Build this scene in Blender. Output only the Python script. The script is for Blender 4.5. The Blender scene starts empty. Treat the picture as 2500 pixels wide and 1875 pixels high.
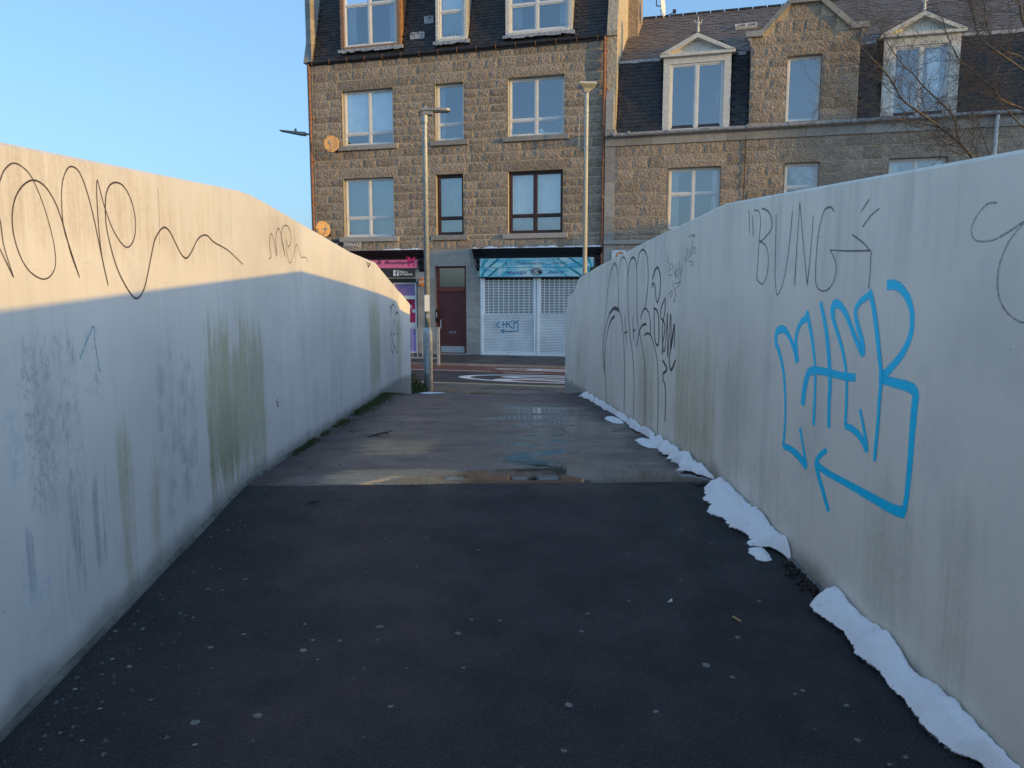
import bpy, bmesh, math, random
from mathutils import Vector, Matrix, noise
R = math.radians
random.seed(7)
C = bpy.context.scene.collection
sc = bpy.context.scene

# ------------------------------------------------------------------ camera, sky, sun, exposure
PITCH, YAW, FPX = R(6.943), R(2.349), 1805.0          # FPX: focal length in pixels of the 2500 px wide photograph
cam_d = bpy.data.cameras.new('camera'); cam = bpy.data.objects.new('camera', cam_d); C.objects.link(cam)
cam_d.sensor_width = 36.0; cam_d.lens = 36.0 * FPX / 2500; cam_d.clip_start = .05; cam_d.clip_end = 3000
cam.location = (0, 0, 0); cam.rotation_euler = (R(90) - PITCH, 0, -YAW)
sc.camera = cam
SUN_EL, SUN_AZ = R(6.0), R(119.5)                     # azimuth clockwise from +Y: the sun stands right and behind
to_sun = Vector((math.sin(SUN_AZ) * math.cos(SUN_EL), math.cos(SUN_AZ) * math.cos(SUN_EL), math.sin(SUN_EL)))
w = bpy.data.worlds.new('World'); sc.world = w; w.use_nodes = True
sky = w.node_tree.nodes.new('ShaderNodeTexSky'); sky.sky_type = 'NISHITA'; sky.sun_disc = False
sky.sun_elevation = SUN_EL; sky.sun_rotation = SUN_AZ; sky.air_density = .8; sky.dust_density = 3.0; sky.ozone_density = 3.0
bg = w.node_tree.nodes['Background']; bg.inputs[1].default_value = .15
gam = w.node_tree.nodes.new('ShaderNodeGamma'); gam.inputs[1].default_value = .60      # evens the sky out a little, as the camera did
w.node_tree.links.new(sky.outputs[0], gam.inputs[0])
gain = w.node_tree.nodes.new('ShaderNodeVectorMath'); gain.operation = 'MULTIPLY'; gain.inputs[1].default_value = (2.72, 3.22, 3.62)
w.node_tree.links.new(gam.outputs[0], gain.inputs[0]); w.node_tree.links.new(gain.outputs[0], bg.inputs[0])
sl = bpy.data.lights.new('sun', 'SUN'); sl.energy = 2.75; sl.angle = R(.5); sl.color = (1, .56, .06)
sun = bpy.data.objects.new('sun', sl); C.objects.link(sun); sun.location = (20, -10, 20)
sun.rotation_euler = to_sun.to_track_quat('Z', 'Y').to_euler()
sc.view_settings.view_transform = 'Standard'; sc.view_settings.look = 'None'
sc.view_settings.gamma = 1; sc.view_settings.use_curve_mapping = False; sc.view_settings.exposure = .28
sc.render.engine = 'CYCLES'
sc.cycles.max_bounces = 8; sc.cycles.transparent_max_bounces = 24

# ------------------------------------------------------------------ where things stand
FWD = Vector((math.sin(YAW) * math.cos(PITCH), math.cos(YAW) * math.cos(PITCH), -math.sin(PITCH)))
RGT = Vector((math.cos(YAW), -math.sin(YAW), 0)); UPV = RGT.cross(FWD)
def ray(x, y): return (FWD * FPX + RGT * (x - 1250) - UPV * (y - 937.5)).normalized()
ZG = -1.97                                            # street level, metres below the eye
UX, UY = .9539, -.3001                                # direction of the street front
VX, VY = .3001, .9539
FO = Vector((.798, 23.402, 0)); FROT = math.atan2(UY, UX)
def fac(x, y, d=0.0):                                 # point on the street front plane (set back d): (s, z above the street)
    r = ray(x, y); n = Vector((VX, VY, 0)); o = FO + n * d
    p = r * (o.dot(n) / r.dot(n)); q = p - FO
    return (q.x * UX + q.y * UY, p.z - ZG)
def gnd(x, y, z=ZG):
    r = ray(x, y); p = r * (z / r.z); q = p - FO
    return (q.x * UX + q.y * UY, q.x * VX + q.y * VY)  # (s, d) in the front's frame
def wall_pt(side, x, y):
    r = ray(x, y); p = r * (side / r.x); return (p.y, p.z)
def FW(s, d, z): return Vector((FO.x + UX * s + VX * d, FO.y + UY * s + VY * d, ZG + z))
def zoomA(x, y): return (640 + x * .3888, y * .3888)
def zoomB(x, y): return (1400 + x * .4973, y * .4973)
def zoomC(x, y): return (760 + x * .3255, 540 + y * .3255)
def zoomS(x, y): return (1150 + x * .1447, 600 + y * .1447)
def zoomR(x, y): return (960 + x * .217, 850 + y * .217)
def zoomG(x, y): return (1380 + x * .5424, 400 + y * .5424)
def zoomH(x, y): return (1400 + x * .3015, 580 + y * .3015)
def zoomL(x, y): return (x * .4521, 330 + y * .4521)
def zoomT(x, y): return (880 + x * .1568, 700 + y * .1568)
def zoomQ(x, y): return (1000 + x * .6781, 900 + y * .6781)
def zoomZ(x, y): return (x * .5876, 900 + y * .5876)
def zoomV(x, y): return (1950 + x * .2532, y * .2532)

# ------------------------------------------------------------------ materials
class NT:
    def __init__(s, name):
        s.m = bpy.data.materials.new(name); s.m.use_nodes = True; s.t = s.m.node_tree
        s.b = s.t.nodes['Principled BSDF']; s.out = s.t.nodes['Material Output']
        s._pos = None
    def n(s, t, **k):
        x = s.t.nodes.new(t)
        for a, b in k.items(): setattr(x, a, b)
        return x
    def ln(s, a, b): s.t.links.new(a, b)
    def put(s, sock, v):
        if isinstance(v, (int, float)): sock.default_value = v
        elif isinstance(v, (tuple, list)):
            sock.default_value = tuple(v) + (1,) if len(sock.default_value) == 4 and len(v) == 3 else v
        else: s.ln(v, sock)
    def pos(s):
        if s._pos is None: s._pos = s.n('ShaderNodeNewGeometry').outputs['Position']
        return s._pos
    def sep(s):
        x = s.n('ShaderNodeSeparateXYZ'); s.ln(s.pos(), x.inputs[0]); return x.outputs
    def scaled(s, v):
        x = s.n('ShaderNodeVectorMath', operation='MULTIPLY'); s.ln(s.pos(), x.inputs[0]); x.inputs[1].default_value = v; return x.outputs[0]
    def noise(s, scale, detail=4, rough=.55, vec=None, dist=0):
        x = s.n('ShaderNodeTexNoise'); x.inputs['Scale'].default_value = scale; x.inputs['Detail'].default_value = detail
        x.inputs['Roughness'].default_value = rough; x.inputs['Distortion'].default_value = dist
        s.ln(vec if vec is not None else s.pos(), x.inputs['Vector']); return x.outputs['Fac']
    def vor(s, scale, vec=None, feat='F1'):
        x = s.n('ShaderNodeTexVoronoi', feature=feat); x.inputs['Scale'].default_value = scale
        s.ln(vec if vec is not None else s.pos(), x.inputs['Vector']); return x.outputs['Distance']
    def math(s, op, a, b=0.0, c=0.0, clamp=False):
        x = s.n('ShaderNodeMath', operation=op, use_clamp=clamp); s.put(x.inputs[0], a); s.put(x.inputs[1], b); s.put(x.inputs[2], c); return x.outputs[0]
    def mul(s, a, b): return s.math('MULTIPLY', a, b)
    def add(s, a, b): return s.math('ADD', a, b)
    def ramp(s, v, a, b, lo=0.0, hi=1.0):
        x = s.n('ShaderNodeMapRange'); x.interpolation_type = 'SMOOTHSTEP'; s.put(x.inputs[0], v)
        x.inputs[1].default_value = a; x.inputs[2].default_value = b; x.inputs[3].default_value = lo; x.inputs[4].default_value = hi
        return x.outputs[0]
    def band(s, v, a, b, soft): return s.mul(s.ramp(v, a - soft, a + soft), s.ramp(v, b - soft, b + soft, 1, 0))
    def mix(s, f, a, b):
        x = s.n('ShaderNodeMix', data_type='RGBA'); s.put(x.inputs[0], f); s.put(x.inputs[6], a); s.put(x.inputs[7], b); return x.outputs[2]
    def bump(s, h, strength=.5, dist=.01):
        x = s.n('ShaderNodeBump'); x.inputs['Strength'].default_value = strength; x.inputs['Distance'].default_value = dist
        s.ln(h, x.inputs['Height']); s.ln(x.outputs[0], s.b.inputs['Normal']); return x
    def rnd(s): return s.n('ShaderNodeObjectInfo').outputs['Random']
    def col(s, v): s.put(s.b.inputs['Base Color'], v)
    def rough(s, v): s.put(s.b.inputs['Roughness'], v)

def plain(name, col, rough=.6, metal=0, var=.15, nscale=9, bumps=0, spec=.5):
    k = NT(name); n = k.noise(nscale, 5)
    lo = tuple(c * (1 - var) for c in col); hi = tuple(min(1, c * (1 + var)) for c in col)
    k.col(k.mix(k.ramp(n, .3, .7), lo, hi)); k.rough(rough); k.b.inputs['Metallic'].default_value = metal
    k.b.inputs['Specular IOR Level'].default_value = spec
    if bumps: k.bump(k.noise(nscale * 12, 4), .4, bumps)
    return k.m

M = {}
def concrete(side):
    k = NT('coated_concrete_left' if side < 0 else 'coated_concrete_right')
    x, y, z = k.sep()
    base = (.73, .715, .695) if side < 0 else (.82, .755, .655)  # right base painted warmer, for light bounced off the sunlit left wall
    big = k.noise(.9, 4, .6); st = k.noise(1.0, 6, .62, k.scaled((1, 7.5, .45))); fine = k.noise(60, 3, .6)
    c = k.mix(k.ramp(big, .3, .72), tuple(v * .90 for v in base), tuple(v * 1.07 for v in base))
    c = k.mix(k.mul(k.ramp(st, .50, .72), .22), c, (.42, .42, .40))
    st2 = k.noise(1.0, 5, .6, k.scaled((1, 22, 1.1)))
    c = k.mix(k.mul(k.ramp(st2, .56, .72), .10), c, (.32, .32, .26))
    thin = k.noise(1.0, 4, .7, k.scaled((1, 60, 3.0)))
    stm = k.ramp(k.add(k.mul(k.noise(1.0, 6, .75, k.scaled((1, 16, 1.2))), .6), k.mul(k.noise(4.0, 5, .7, k.scaled((1, 1, .5))), .4)), .36, .64)
    rag1 = k.math('SUBTRACT', k.noise(1.0, 7, .72, k.scaled((1, 20, 1.1))), .5); rag2 = k.math('SUBTRACT', k.noise(13, 6, .7, k.scaled((1, 1, .4))), .5)
    inner = k.ramp(k.add(k.mul(k.noise(1.0, 7, .75, k.scaled((1, 34, 2.2))), .6), k.mul(k.noise(48, 4, .75), .4)), .36, .60, .30, 1.0)
    rag = k.add(k.mul(rag1, 1.9), k.mul(rag2, 1.0))
    def stain(y0, y1, z0, z1, col, amt, soft=.12, zs=.2, tex=None):
        nonlocal c
        f = k.mul(k.band(y, y0, y1, soft * 1.3), k.band(z, z0, z1, zs * 1.3))
        f = k.mul(k.mul(k.ramp(k.add(f, k.mul(rag, k.ramp(f, 0, .35))), .36, 1.15), amt), inner)
        if tex is not None: f = k.mul(f, tex)
        c = k.mix(f, c, col)
    alg = (.33, .31, .10) if side < 0 else (.40, .385, .17)
    speck = k.ramp(k.noise(38, 5, .75, k.scaled((1, 1, .55))), .44, .60)
    blot = k.mul(speck, k.ramp(k.noise(6, 4, .6), .38, .6))
    if side < 0:
        stain(3.98, 5.05, -1.15, -.15, alg, .85, .05, .3)
        stain(3.98, 4.5, -1.15, -.6, (.21, .20, .07), .7, .04, .2)
        stain(4.0, 5.1, -1.0, -.3, (.50, .53, .42), .6, .08, .25)
        stain(2.98, 3.12, -1.3, -.45, alg, .6, .04, .2); stain(3.25, 3.38, -1.3, -.7, alg, .5, .04, .2)
        stain(9.8, 10.8, -1.4, 0.0, alg, .75, .12, .35); stain(12.9, 13.6, -1.6, -.3, alg, .5, .15, .3)
        stain(7.2, 7.6, -1.3, -.3, (.35, .36, .27), .4, .2, .3)
        stain(2.40, 2.76, -.76, -.12, (.36, .40, .41), .95, .03, .06, blot)
        stain(2.46, 2.60, -.72, -.20, (.42, .46, .48), .6, .02, .05, k.ramp(fine, .35, .6))
        stain(2.78, 2.94, -.45, -.12, (.27, .31, .34), .7, .03, .05, blot)
        stain(3.36, 3.85, -1.10, -.25, (.42, .46, .47), .9, .05, .12, k.ramp(k.noise(9, 4, .6), .42, .58))
        stain(3.17, 3.23, -1.1, .35, (.62, .62, .6), .6, .02, .2, speck)
        stain(3.70, 3.74, -1.2, -.3, (.72, .72, .70), .7, .012, .15, k.ramp(thin, .4, .6))
        stain(3.42, 3.58, .1, .42, (.70, .66, .58), .8, .03, .06, k.ramp(k.noise(26, 5, .7), .5, .56))
        stain(2.5, 3.1, -1.1, -.65, (.24, .28, .32), .7, .05, .15, k.ramp(k.noise(1.0, 5, .7, k.scaled((1, 30, 1.6))), .54, .62))
        stain(2.30, 2.42, -.62, -.32, (.22, .45, .62), .45, .05, .08, k.ramp(fine, .35, .6))
        stain(2.34, 2.50, -1.05, -.82, (.25, .50, .70), .6, .02, .06, blot)
        stain(2.37, 2.42, -1.0, -.74, (.30, .36, .44), .7, .012, .06)
        stain(2.62, 2.66, -.95, -.66, (.33, .38, .42), .7, .012, .06); stain(2.78, 2.83, -1.05, -.70, (.33, .38, .42), .7, .015, .06)
        stain(5.0, 6.3, .25, .60, (.30, .24, .17), .4, .3, .1)
        stain(1.8, 4.5, .15, .62, (.40, .33, .25), .45, .5, .12, k.ramp(big, .45, .6))
    else:
        stain(4.55, 5.6, -1.35, -.25, alg, .62, .10, .3); stain(4.62, 5.5, -1.2, -.75, (.30, .30, .14), .4, .12, .2, blot)
        stain(6.2, 6.9, -1.3, -.35, alg, .6, .10, .3); stain(11.0, 11.5, -1.3, -.7, alg, .45, .10, .25)
        stain(3.3, 4.0, -1.25, -.85, (.30, .31, .16), .55, .15, .15, blot)
        stain(2.35, 2.75, -1.3, -.65, (.38, .38, .22), .35, .10, .2); stain(2.05, 2.25, -1.4, -.55, (.38, .37, .22), .35, .05, .2)
        stain(4.0, 4.5, -1.2, -.3, (.30, .31, .2), .35, .15, .2)
        stain(2.0, 12.4, .05, .7, (.42, .41, .36), .35, .3, .12, k.ramp(st, .40, .60))
    gr = k.noise(55, 5, .8); c = k.mix(k.ramp(gr, .58, .74, 0, .28), c, (.30, .29, .26))
    # damp foot of the wall, following the ramp
    foot = k.math('MINIMUM', k.add(k.mul(y, .0713), -1.5), k.add(k.mul(y, -.0445), -.975))
    h = k.math('SUBTRACT', z, foot)
    fw = k.mul(k.ramp(k.add(h, k.mul(k.noise(5, 4), .12)), .07, .19, 1, 0), .72)
    c = k.mix(fw, c, (.17, .18, .16))
    # scratches and pits
    scr = k.ramp(k.noise(1.0, 2, .5, k.scaled((1, 3, 90))), .745, .76)
    c = k.mix(k.mul(k.mul(scr, k.ramp(big, .5, .6)), .35), c, (.3, .28, .25))
    pit = k.ramp(k.vor(7), .035, .045, 1, 0)
    c = k.mix(k.mul(k.mul(pit, k.ramp(k.noise(3, 2), .5, .55)), .35), c, (.3, .29, .27))
    c = k.mix(k.mul(k.ramp(k.noise(2.2, 3, .6), .56, .7), .12), c, (.30, .33, .42))
    k.col(c); k.rough(k.ramp(st, .3, .7, .55, .75))
    k.bump(k.add(k.mul(k.noise(120, 3), .4), k.mul(k.noise(9, 4), 1.2)), .22, .006)
    return k.m
M['wallL'] = concrete(-1); M['wallR'] = concrete(1)

def asphalt():
    k = NT('damp_path_asphalt'); x, y, z = k.sep()
    big = k.noise(.8, 5, .6); mid = k.noise(4, 5, .65); grain = k.noise(150, 4, .75); sp = k.vor(120)
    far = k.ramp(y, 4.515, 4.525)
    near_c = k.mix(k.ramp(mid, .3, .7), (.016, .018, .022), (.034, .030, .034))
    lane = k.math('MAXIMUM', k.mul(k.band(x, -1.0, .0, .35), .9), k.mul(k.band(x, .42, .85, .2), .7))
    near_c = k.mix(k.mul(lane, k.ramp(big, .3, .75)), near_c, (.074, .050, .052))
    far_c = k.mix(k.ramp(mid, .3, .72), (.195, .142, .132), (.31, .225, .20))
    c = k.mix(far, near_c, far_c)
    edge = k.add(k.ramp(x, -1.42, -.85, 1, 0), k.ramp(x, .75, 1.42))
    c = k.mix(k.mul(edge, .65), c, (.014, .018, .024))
    grit = k.mul(k.ramp(x, -1.45, -1.0, 1, 0), k.ramp(k.noise(70, 4, .7), .52, .68))
    c = k.mix(k.mul(grit, .5), c, (.09, .085, .08))
    c = k.mix(k.ramp(grain, .54, .66, 0, .7), c, (.115, .115, .125)); c = k.mix(k.ramp(grain, .34, .46, .6, 0), c, (.008, .009, .012))
    # pale trodden silt in places
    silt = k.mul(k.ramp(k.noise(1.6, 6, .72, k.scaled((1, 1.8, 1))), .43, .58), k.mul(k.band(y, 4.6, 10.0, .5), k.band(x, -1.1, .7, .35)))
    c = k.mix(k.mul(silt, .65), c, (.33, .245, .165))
    silt_glow = k.math('MAXIMUM', k.mul(k.band(x, -1.0, -.12, .22), k.band(y, 4.50, 5.05, .16)), k.mul(k.mul(k.band(x, -1.0, -.35, .22), k.band(y, 5.5, 6.4, .3)), .8))  # golden silt patches, with the sun's wet reflection painted into the colour
    silt_glow = k.mul(k.ramp(k.add(silt_glow, k.mul(k.math('SUBTRACT', k.noise(3.2, 6, .72, k.scaled((.7, 2.2, 1))), .5), 2.0)), .35, .85), k.ramp(silt_glow, .05, .4))
    # water lying beyond the joint
    wn = k.noise(1.15, 6, .62, k.scaled((.8, 1.5, 1)))
    wr = k.mul(k.band(x, .05, 1.30, .4), k.band(y, 4.52, 9.6, .03))
    wfar = k.ramp(y, 4.53, 8.8, 0, .13)
    wedge = k.mul(k.ramp(y, 4.52, 5.05, .26, 0), far)
    lev = k.add(k.add(wn, k.mul(wr, .22)), k.math('SUBTRACT', wedge, wfar))
    lev = k.math('SUBTRACT', lev, k.mul(k.ramp(x, -1.4, -.95, 1, 0), .3))
    wet = k.mul(k.mul(k.ramp(k.add(lev, k.mul(k.noise(30, 3, .6), .10)), .665, .725), far), k.ramp(y, 9.2, 10.6, 1, 0))
    damp = k.mul(k.mul(k.ramp(lev, .38, .62), far), k.ramp(y, 9.0, 10.5, 1, 0))
    c = k.mix(k.mul(damp, .35), c, (.030, .026, .028)); c = k.mix(k.mul(wet, .6), c, (.022, .019, .018))
    c = k.mix(k.mul(k.band(y, 4.50, 4.535, .006), .8), c, (.008, .009, .011))
    c = k.mix(k.mul(k.mul(silt_glow, k.ramp(k.noise(45, 4, .7), .36, .56, .45, 1)), k.mul(far, .85)), c, (.58, .40, .22))
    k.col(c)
    dry = k.ramp(k.noise(3.0, 4, .6), .35, .7, .50, .74)
    r = k.math('SUBTRACT', dry, k.mul(damp, .42)); r = k.math('MULTIPLY', r, k.math('SUBTRACT', 1.0, wet)); r = k.add(r, .05)
    k.rough(r); k.b.inputs['Specular IOR Level'].default_value = .42
    hgt = k.add(k.mul(grain, .5), k.mul(sp, .9))
    hgt = k.add(k.mul(k.mul(hgt, k.math('SUBTRACT', 1.0, wet)), k.math('SUBTRACT', 1.0, k.mul(damp, .75))), k.mul(k.noise(6, 2), .05))
    b = k.bump(hgt, .9, .009)
    return k.m
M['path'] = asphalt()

def granite(name, a, b, bump=.03, fine=24):
    k = NT(name); r = k.rnd(); n = k.noise(7, 5, .65)
    c = k.mix(k.ramp(n, .25, .75), a, b)
    c = k.mix(k.ramp(k.noise(130, 3, .7), .48, .66, 0, .5), c, tuple(v * .45 for v in a))
    hs = k.n('ShaderNodeHueSaturation'); k.ln(c, hs.inputs['Color']); k.put(hs.inputs['Value'], k.ramp(r, 0, 1, .84, 1.16))
    hs.inputs['Saturation'].default_value = 1.0
    rust = k.mul(k.ramp(k.noise(2.3, 4, .6), .55, .75), .35)
    c = k.mix(rust, hs.outputs[0], (.26, .19, .12))
    k.col(c); k.rough(.85)
    if bump:
        h = k.add(k.mul(k.noise(fine, 5, .62, None, .8), 1.0), k.mul(k.vor(fine * .8), .8)); k.bump(h, 1.0, bump)
    return k.m
M['rock'] = granite('rock_faced_granite', (.31, .245, .19), (.48, .385, .30), .036, 20)
M['ashlar'] = granite('dressed_granite', (.34, .32, .295), (.45, .42, .38), .006, 40)
M['mortar'] = plain('lime_mortar', (.60, .47, .31), .9, 0, .25, 14, .01)
M['ashmortar'] = plain('grey_mortar', (.34, .31, .27), .9, 0, .2, 14, .01)
M['fillet'] = plain('damp_mortar_fillet', (.13, .13, .12), .8, 0, .4, 12, .004)
M['harl'] = granite('gable_render', (.42, .36, .27), (.55, .47, .35), .02, 12)
def slate_mat(name, a, b, rust):
    k = NT(name); r = k.rnd(); n = k.noise(5, 4)
    c = k.mix(k.ramp(n, .3, .7), a, b)
    v = k.n('ShaderNodeTexWhiteNoise', noise_dimensions='3D'); q = k.n('ShaderNodeVectorMath', operation='SNAP'); k.ln(k.pos(), q.inputs[0]); q.inputs[1].default_value = (.16, .16, .11)
    k.ln(q.outputs[0], v.inputs[0])
    c = k.mix(k.ramp(k.add(k.mul(v.outputs[0], .5), k.mul(r, .4)), .1, .9, 0, .6), c, rust)
    k.col(c); k.rough(.55); k.bump(k.noise(60, 4), .4, .006); return k.m
M['slate'] = slate_mat('weathered_dark_slate', (.012, .013, .017), (.038, .038, .043), (.075, .060, .050))
M['slate2'] = slate_mat('brown_roof_slate', (.13, .108, .095), (.21, .165, .135), (.21, .145, .10))
M['white'] = plain('white_upvc', (.78, .77, .74), .35, 0, .05, 5)
M['cream'] = plain('old_white_paint', (.72, .69, .62), .6, 0, .12, 12, .004)
M['brownframe'] = plain('brown_window_frame', (.055, .022, .016), .4, 0, .2)
M['orangewood'] = plain('varnished_orange_timber', (.33, .18, .09), .5, 0, .3, 16)
M['lead'] = plain('lead_flashing', (.42, .42, .43), .55, .2, .4, 18, .01)
M['iron'] = plain('black_cast_iron', (.03, .026, .028), .5, 0, .3, 10)
M['rustpipe'] = plain('rusty_brown_drainpipe', (.30, .125, .06), .6, 0, .35, 11, .004)
M['greypipe'] = plain('grey_gutter', (.34, .33, .33), .5, 0, .3, 14)
M['whitepipe'] = plain('white_downpipe', (.66, .66, .66), .45, 0, .15, 14)
M['black'] = plain('black_painted_timber', (.012, .011, .014), .35, 0, .3)
M['pinksign'] = plain('pink_sign_face', (.90, .20, .36), .35, 0, .05, 3)
M['magenta'] = plain('magenta_print', (.72, .03, .16), .4, 0, .1)
M['darktext'] = plain('dark_purple_print', (.06, .01, .05), .5, 0, .1)
M['whitetext'] = plain('white_print', (.80, .80, .80), .5, 0, .05)
M['bluetext'] = plain('slate_blue_print', (.06, .14, .26), .5, 0, .1)
M['lilactext'] = plain('lilac_print', (.14, .17, .42), .5, 0, .1)
M['darkgrey'] = plain('charcoal_sign_face', (.045, .043, .045), .5, 0, .15)
M['orange'] = plain('orange_alarm_plastic', (.80, .24, .03), .4, 0, .08)
M['lilac'] = plain('lilac_door_paint', (.42, .25, .62), .45, 0, .1)
M['purple'] = plain('purple_shutter_paint', (.30, .19, .42), .5, 0, .1)
M['redglass'] = plain('pink_poster_in_door', (.62, .03, .12), .15, 0, .5, 3)
M['door'] = plain('oxblood_door_paint', (.115, .026, .026), .42, 0, .15, 8)
M['doorframe'] = plain('red_brown_frame_paint', (.20, .045, .03), .45, 0, .2, 8)
M['steel'] = plain('brushed_steel', (.50, .50, .49), .45, .5, .12, 20)
M['shutter'] = plain('white_shutter_metal', (.92, .93, .94), .42, .15, .08, 2.5)
M['galv'] = plain('galvanised_steel', (.40, .43, .44), .5, .35, .2, 16, .002)
M['postpaint'] = plain('pale_grey_post_paint', (.62, .60, .52), .45, .0, .08, 12)
M['lamphead'] = plain('grey_lamp_casing', (.32, .32, .32), .4, .2, .1)
M['lens'] = plain('lamp_lens', (.12, .12, .12), .15)
M['dish'] = plain('weathered_satellite_dish', (.62, .36, .14), .6, 0, .22, 20)
M['curtain'] = plain('white_net_curtain', (.90, .92, .92), .9, 0, .08, 3)
M['blind'] = plain('roller_blind', (.84, .90, .92), .9, 0, .05, 2)
M['room'] = plain('dim_room', (.10, .11, .12), .9, 0, .2, 2)
M['snow'] = None
M['kerb'] = granite('granite_kerb', (.22, .20, .19), (.30, .28, .26), .004, 60)
def slab():
    k = NT('damp_paving_slab'); r = k.rnd(); n = k.noise(6, 5, .65)
    c = k.mix(k.ramp(n, .3, .7), (.10, .082, .064), (.17, .145, .115))
    hs = k.n('ShaderNodeHueSaturation'); k.ln(c, hs.inputs['Color']); k.put(hs.inputs['Value'], k.ramp(r, 0, 1, .75, 1.25))
    k.col(hs.outputs[0]); k.rough(k.ramp(k.noise(2, 4), .35, .7, .35, .7)); k.bump(k.noise(90, 4), .5, .004); return k.m
M['slab'] = slab()
M['slabjoint'] = plain('dark_joint_sand', (.035, .03, .025), .9, 0, .3, 20)
def street(name, a, b):
    k = NT(name); c = k.mix(k.ramp(k.noise(2.5, 5, .65), .35, .65), a, b)
    c = k.mix(k.ramp(k.noise(1.2, 5, .7), .58, .66, 0, .4), c, tuple(v * .5 for v in a))
    k.col(c); k.rough(k.ramp(k.noise(1.5, 3), .3, .7, .45, .8)); k.bump(k.add(k.noise(120, 3), k.vor(90)), .6, .005); return k.m
M['road'] = street('street_asphalt', (.042, .036, .038), (.078, .066, .064))
M['redroad'] = street('red_surface_dressing', (.14, .055, .042), (.21, .085, .06))
M['farpave'] = street('far_pavement_asphalt', (.048, .045, .046), (.075, .068, .065))
def worn_paint(name, col, wear):
    k = NT(name); n = k.noise(22, 5, .75)
    tr = k.n('ShaderNodeBsdfTransparent'); mx = k.n('ShaderNodeMixShader')
    k.col(k.mix(k.ramp(k.noise(4, 3), .3, .7), tuple(c * .85 for c in col), col)); k.rough(.6)
    k.ln(k.ramp(n, wear - .05, wear + .05), mx.inputs[0]); k.ln(tr.outputs[0], mx.inputs[1]); k.ln(k.b.outputs[0], mx.inputs[2])
    k.ln(mx.outputs[0], k.out.inputs[0]); return k.m
M['roadwhite'] = worn_paint('white_road_paint', (.80, .80, .78), .33)
M['roadyellow'] = worn_paint('worn_yellow_line', (.62, .50, .22), .40)
M['earth'] = plain('bare_earth_and_grass', (.06, .065, .035), .95, 0, .5, 3, .02)
M['moss'] = plain('moss_and_grass', (.060, .085, .025), .9, 0, .45, 25)
M['weed'] = plain('dry_weed', (.14, .115, .055), .9, 0, .4, 25)
M['dirt'] = plain('wet_leaf_dirt', (.018, .014, .010), .7, 0, .5, 40, .01)
M['pebble'] = plain('grit', (.085, .085, .09), .8, 0, .6, 30)
M['leafgreen'] = plain('dark_evergreen_leaf', (.030, .065, .026), .45, 0, .45, 18)
M['bark'] = plain('lichened_bark', (.115, .10, .088), .9, 0, .35, 12, .006)
M['stick'] = plain('wet_twig', (.035, .022, .016), .7)
M['gum'] = plain('trodden_chewing_gum', (.22, .21, .19), .8, 0, .3, 40)
M['butt'] = plain('cigarette_filter', (.55, .36, .16), .8)
M['paper'] = plain('white_litter', (.7, .7, .68), .8)
M['lampglow'] = plain('warm_lamp', (.9, .6, .3), .5)
lg = M['lampglow'].node_tree.nodes['Principled BSDF']; lg.inputs['Emission Color'].default_value = (1, .55, .2, 1); lg.inputs['Emission Strength'].default_value = 2.5

def snow_mat():
    k = NT('melting_snow_edge'); uv = k.n('ShaderNodeUVMap'); s_ = k.n('ShaderNodeSeparateXYZ'); k.ln(uv.outputs[0], s_.inputs[0]); v = s_.outputs[0]
    k.col(k.mix(k.mul(k.ramp(k.noise(34, 6, .75), .55, .70), k.ramp(v, .3, 1, .0, .8)), (.97, .975, .985), (.66, .67, .68))); k.rough(.75)
    k.bump(k.add(k.noise(55, 6, .75), k.mul(k.noise(190, 3), .5)), .5, .010)
    ed = k.add(k.mul(k.ramp(v, .84, 1.0, 1.0, -.10), 1.0), k.add(k.mul(k.math('SUBTRACT', k.noise(110, 5, .75, k.scaled((.6, 1, 1))), .5), .9), k.mul(k.math('SUBTRACT', k.noise(9, 3), .5), .8)))
    tr = k.n('ShaderNodeBsdfTransparent'); mx = k.n('ShaderNodeMixShader'); k.ln(k.ramp(ed, .12, .40), mx.inputs[0]); k.ln(tr.outputs[0], mx.inputs[1]); k.ln(k.b.outputs[0], mx.inputs[2]); k.ln(mx.outputs[0], k.out.inputs[0])
    return k.m
M['snowbank'] = snow_mat()
k = NT('old_snow'); n = k.noise(9, 5, .6)
sx, sy, sz = k.sep()
dirty = k.mul(k.ramp(k.noise(28, 5, .7), .56, .72), .55)
k.col(k.mix(dirty, (.93, .95, .98), (.62, .63, .65))); k.rough(.7)
k.b.inputs['Subsurface Weight'].default_value = .35; k.b.inputs['Subsurface Radius'].default_value = (.02, .03, .04); k.b.inputs['Subsurface Scale'].default_value = .5
k.bump(k.add(k.noise(45, 5, .7), k.mul(k.noise(160, 3), .4)), .7, .012); M['snow'] = k.m

k = NT('window_glass'); gl = k.n('ShaderNodeBsdfGlossy'); gl.inputs['Roughness'].default_value = .015; gl.inputs['Color'].default_value = (.92, .96, 1, 1)
tr = k.n('ShaderNodeBsdfTransparent'); tr.inputs['Color'].default_value = (.86, .92, .93, 1); fr = k.n('ShaderNodeFresnel'); fr.inputs['IOR'].default_value = 1.9
bp = k.n('ShaderNodeBump'); bp.inputs['Strength'].default_value = .25; bp.inputs['Distance'].default_value = .003; k.ln(k.noise(1.3, 2), bp.inputs['Height'])
k.ln(bp.outputs[0], gl.inputs['Normal'])
mx = k.n('ShaderNodeMixShader'); k.ln(k.math('ADD', fr.outputs[0], .22, clamp=True), mx.inputs[0]); k.ln(tr.outputs[0], mx.inputs[1]); k.ln(gl.outputs[0], mx.inputs[2]); k.ln(mx.outputs[0], k.out.inputs[0])
M['glass'] = k.m

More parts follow.
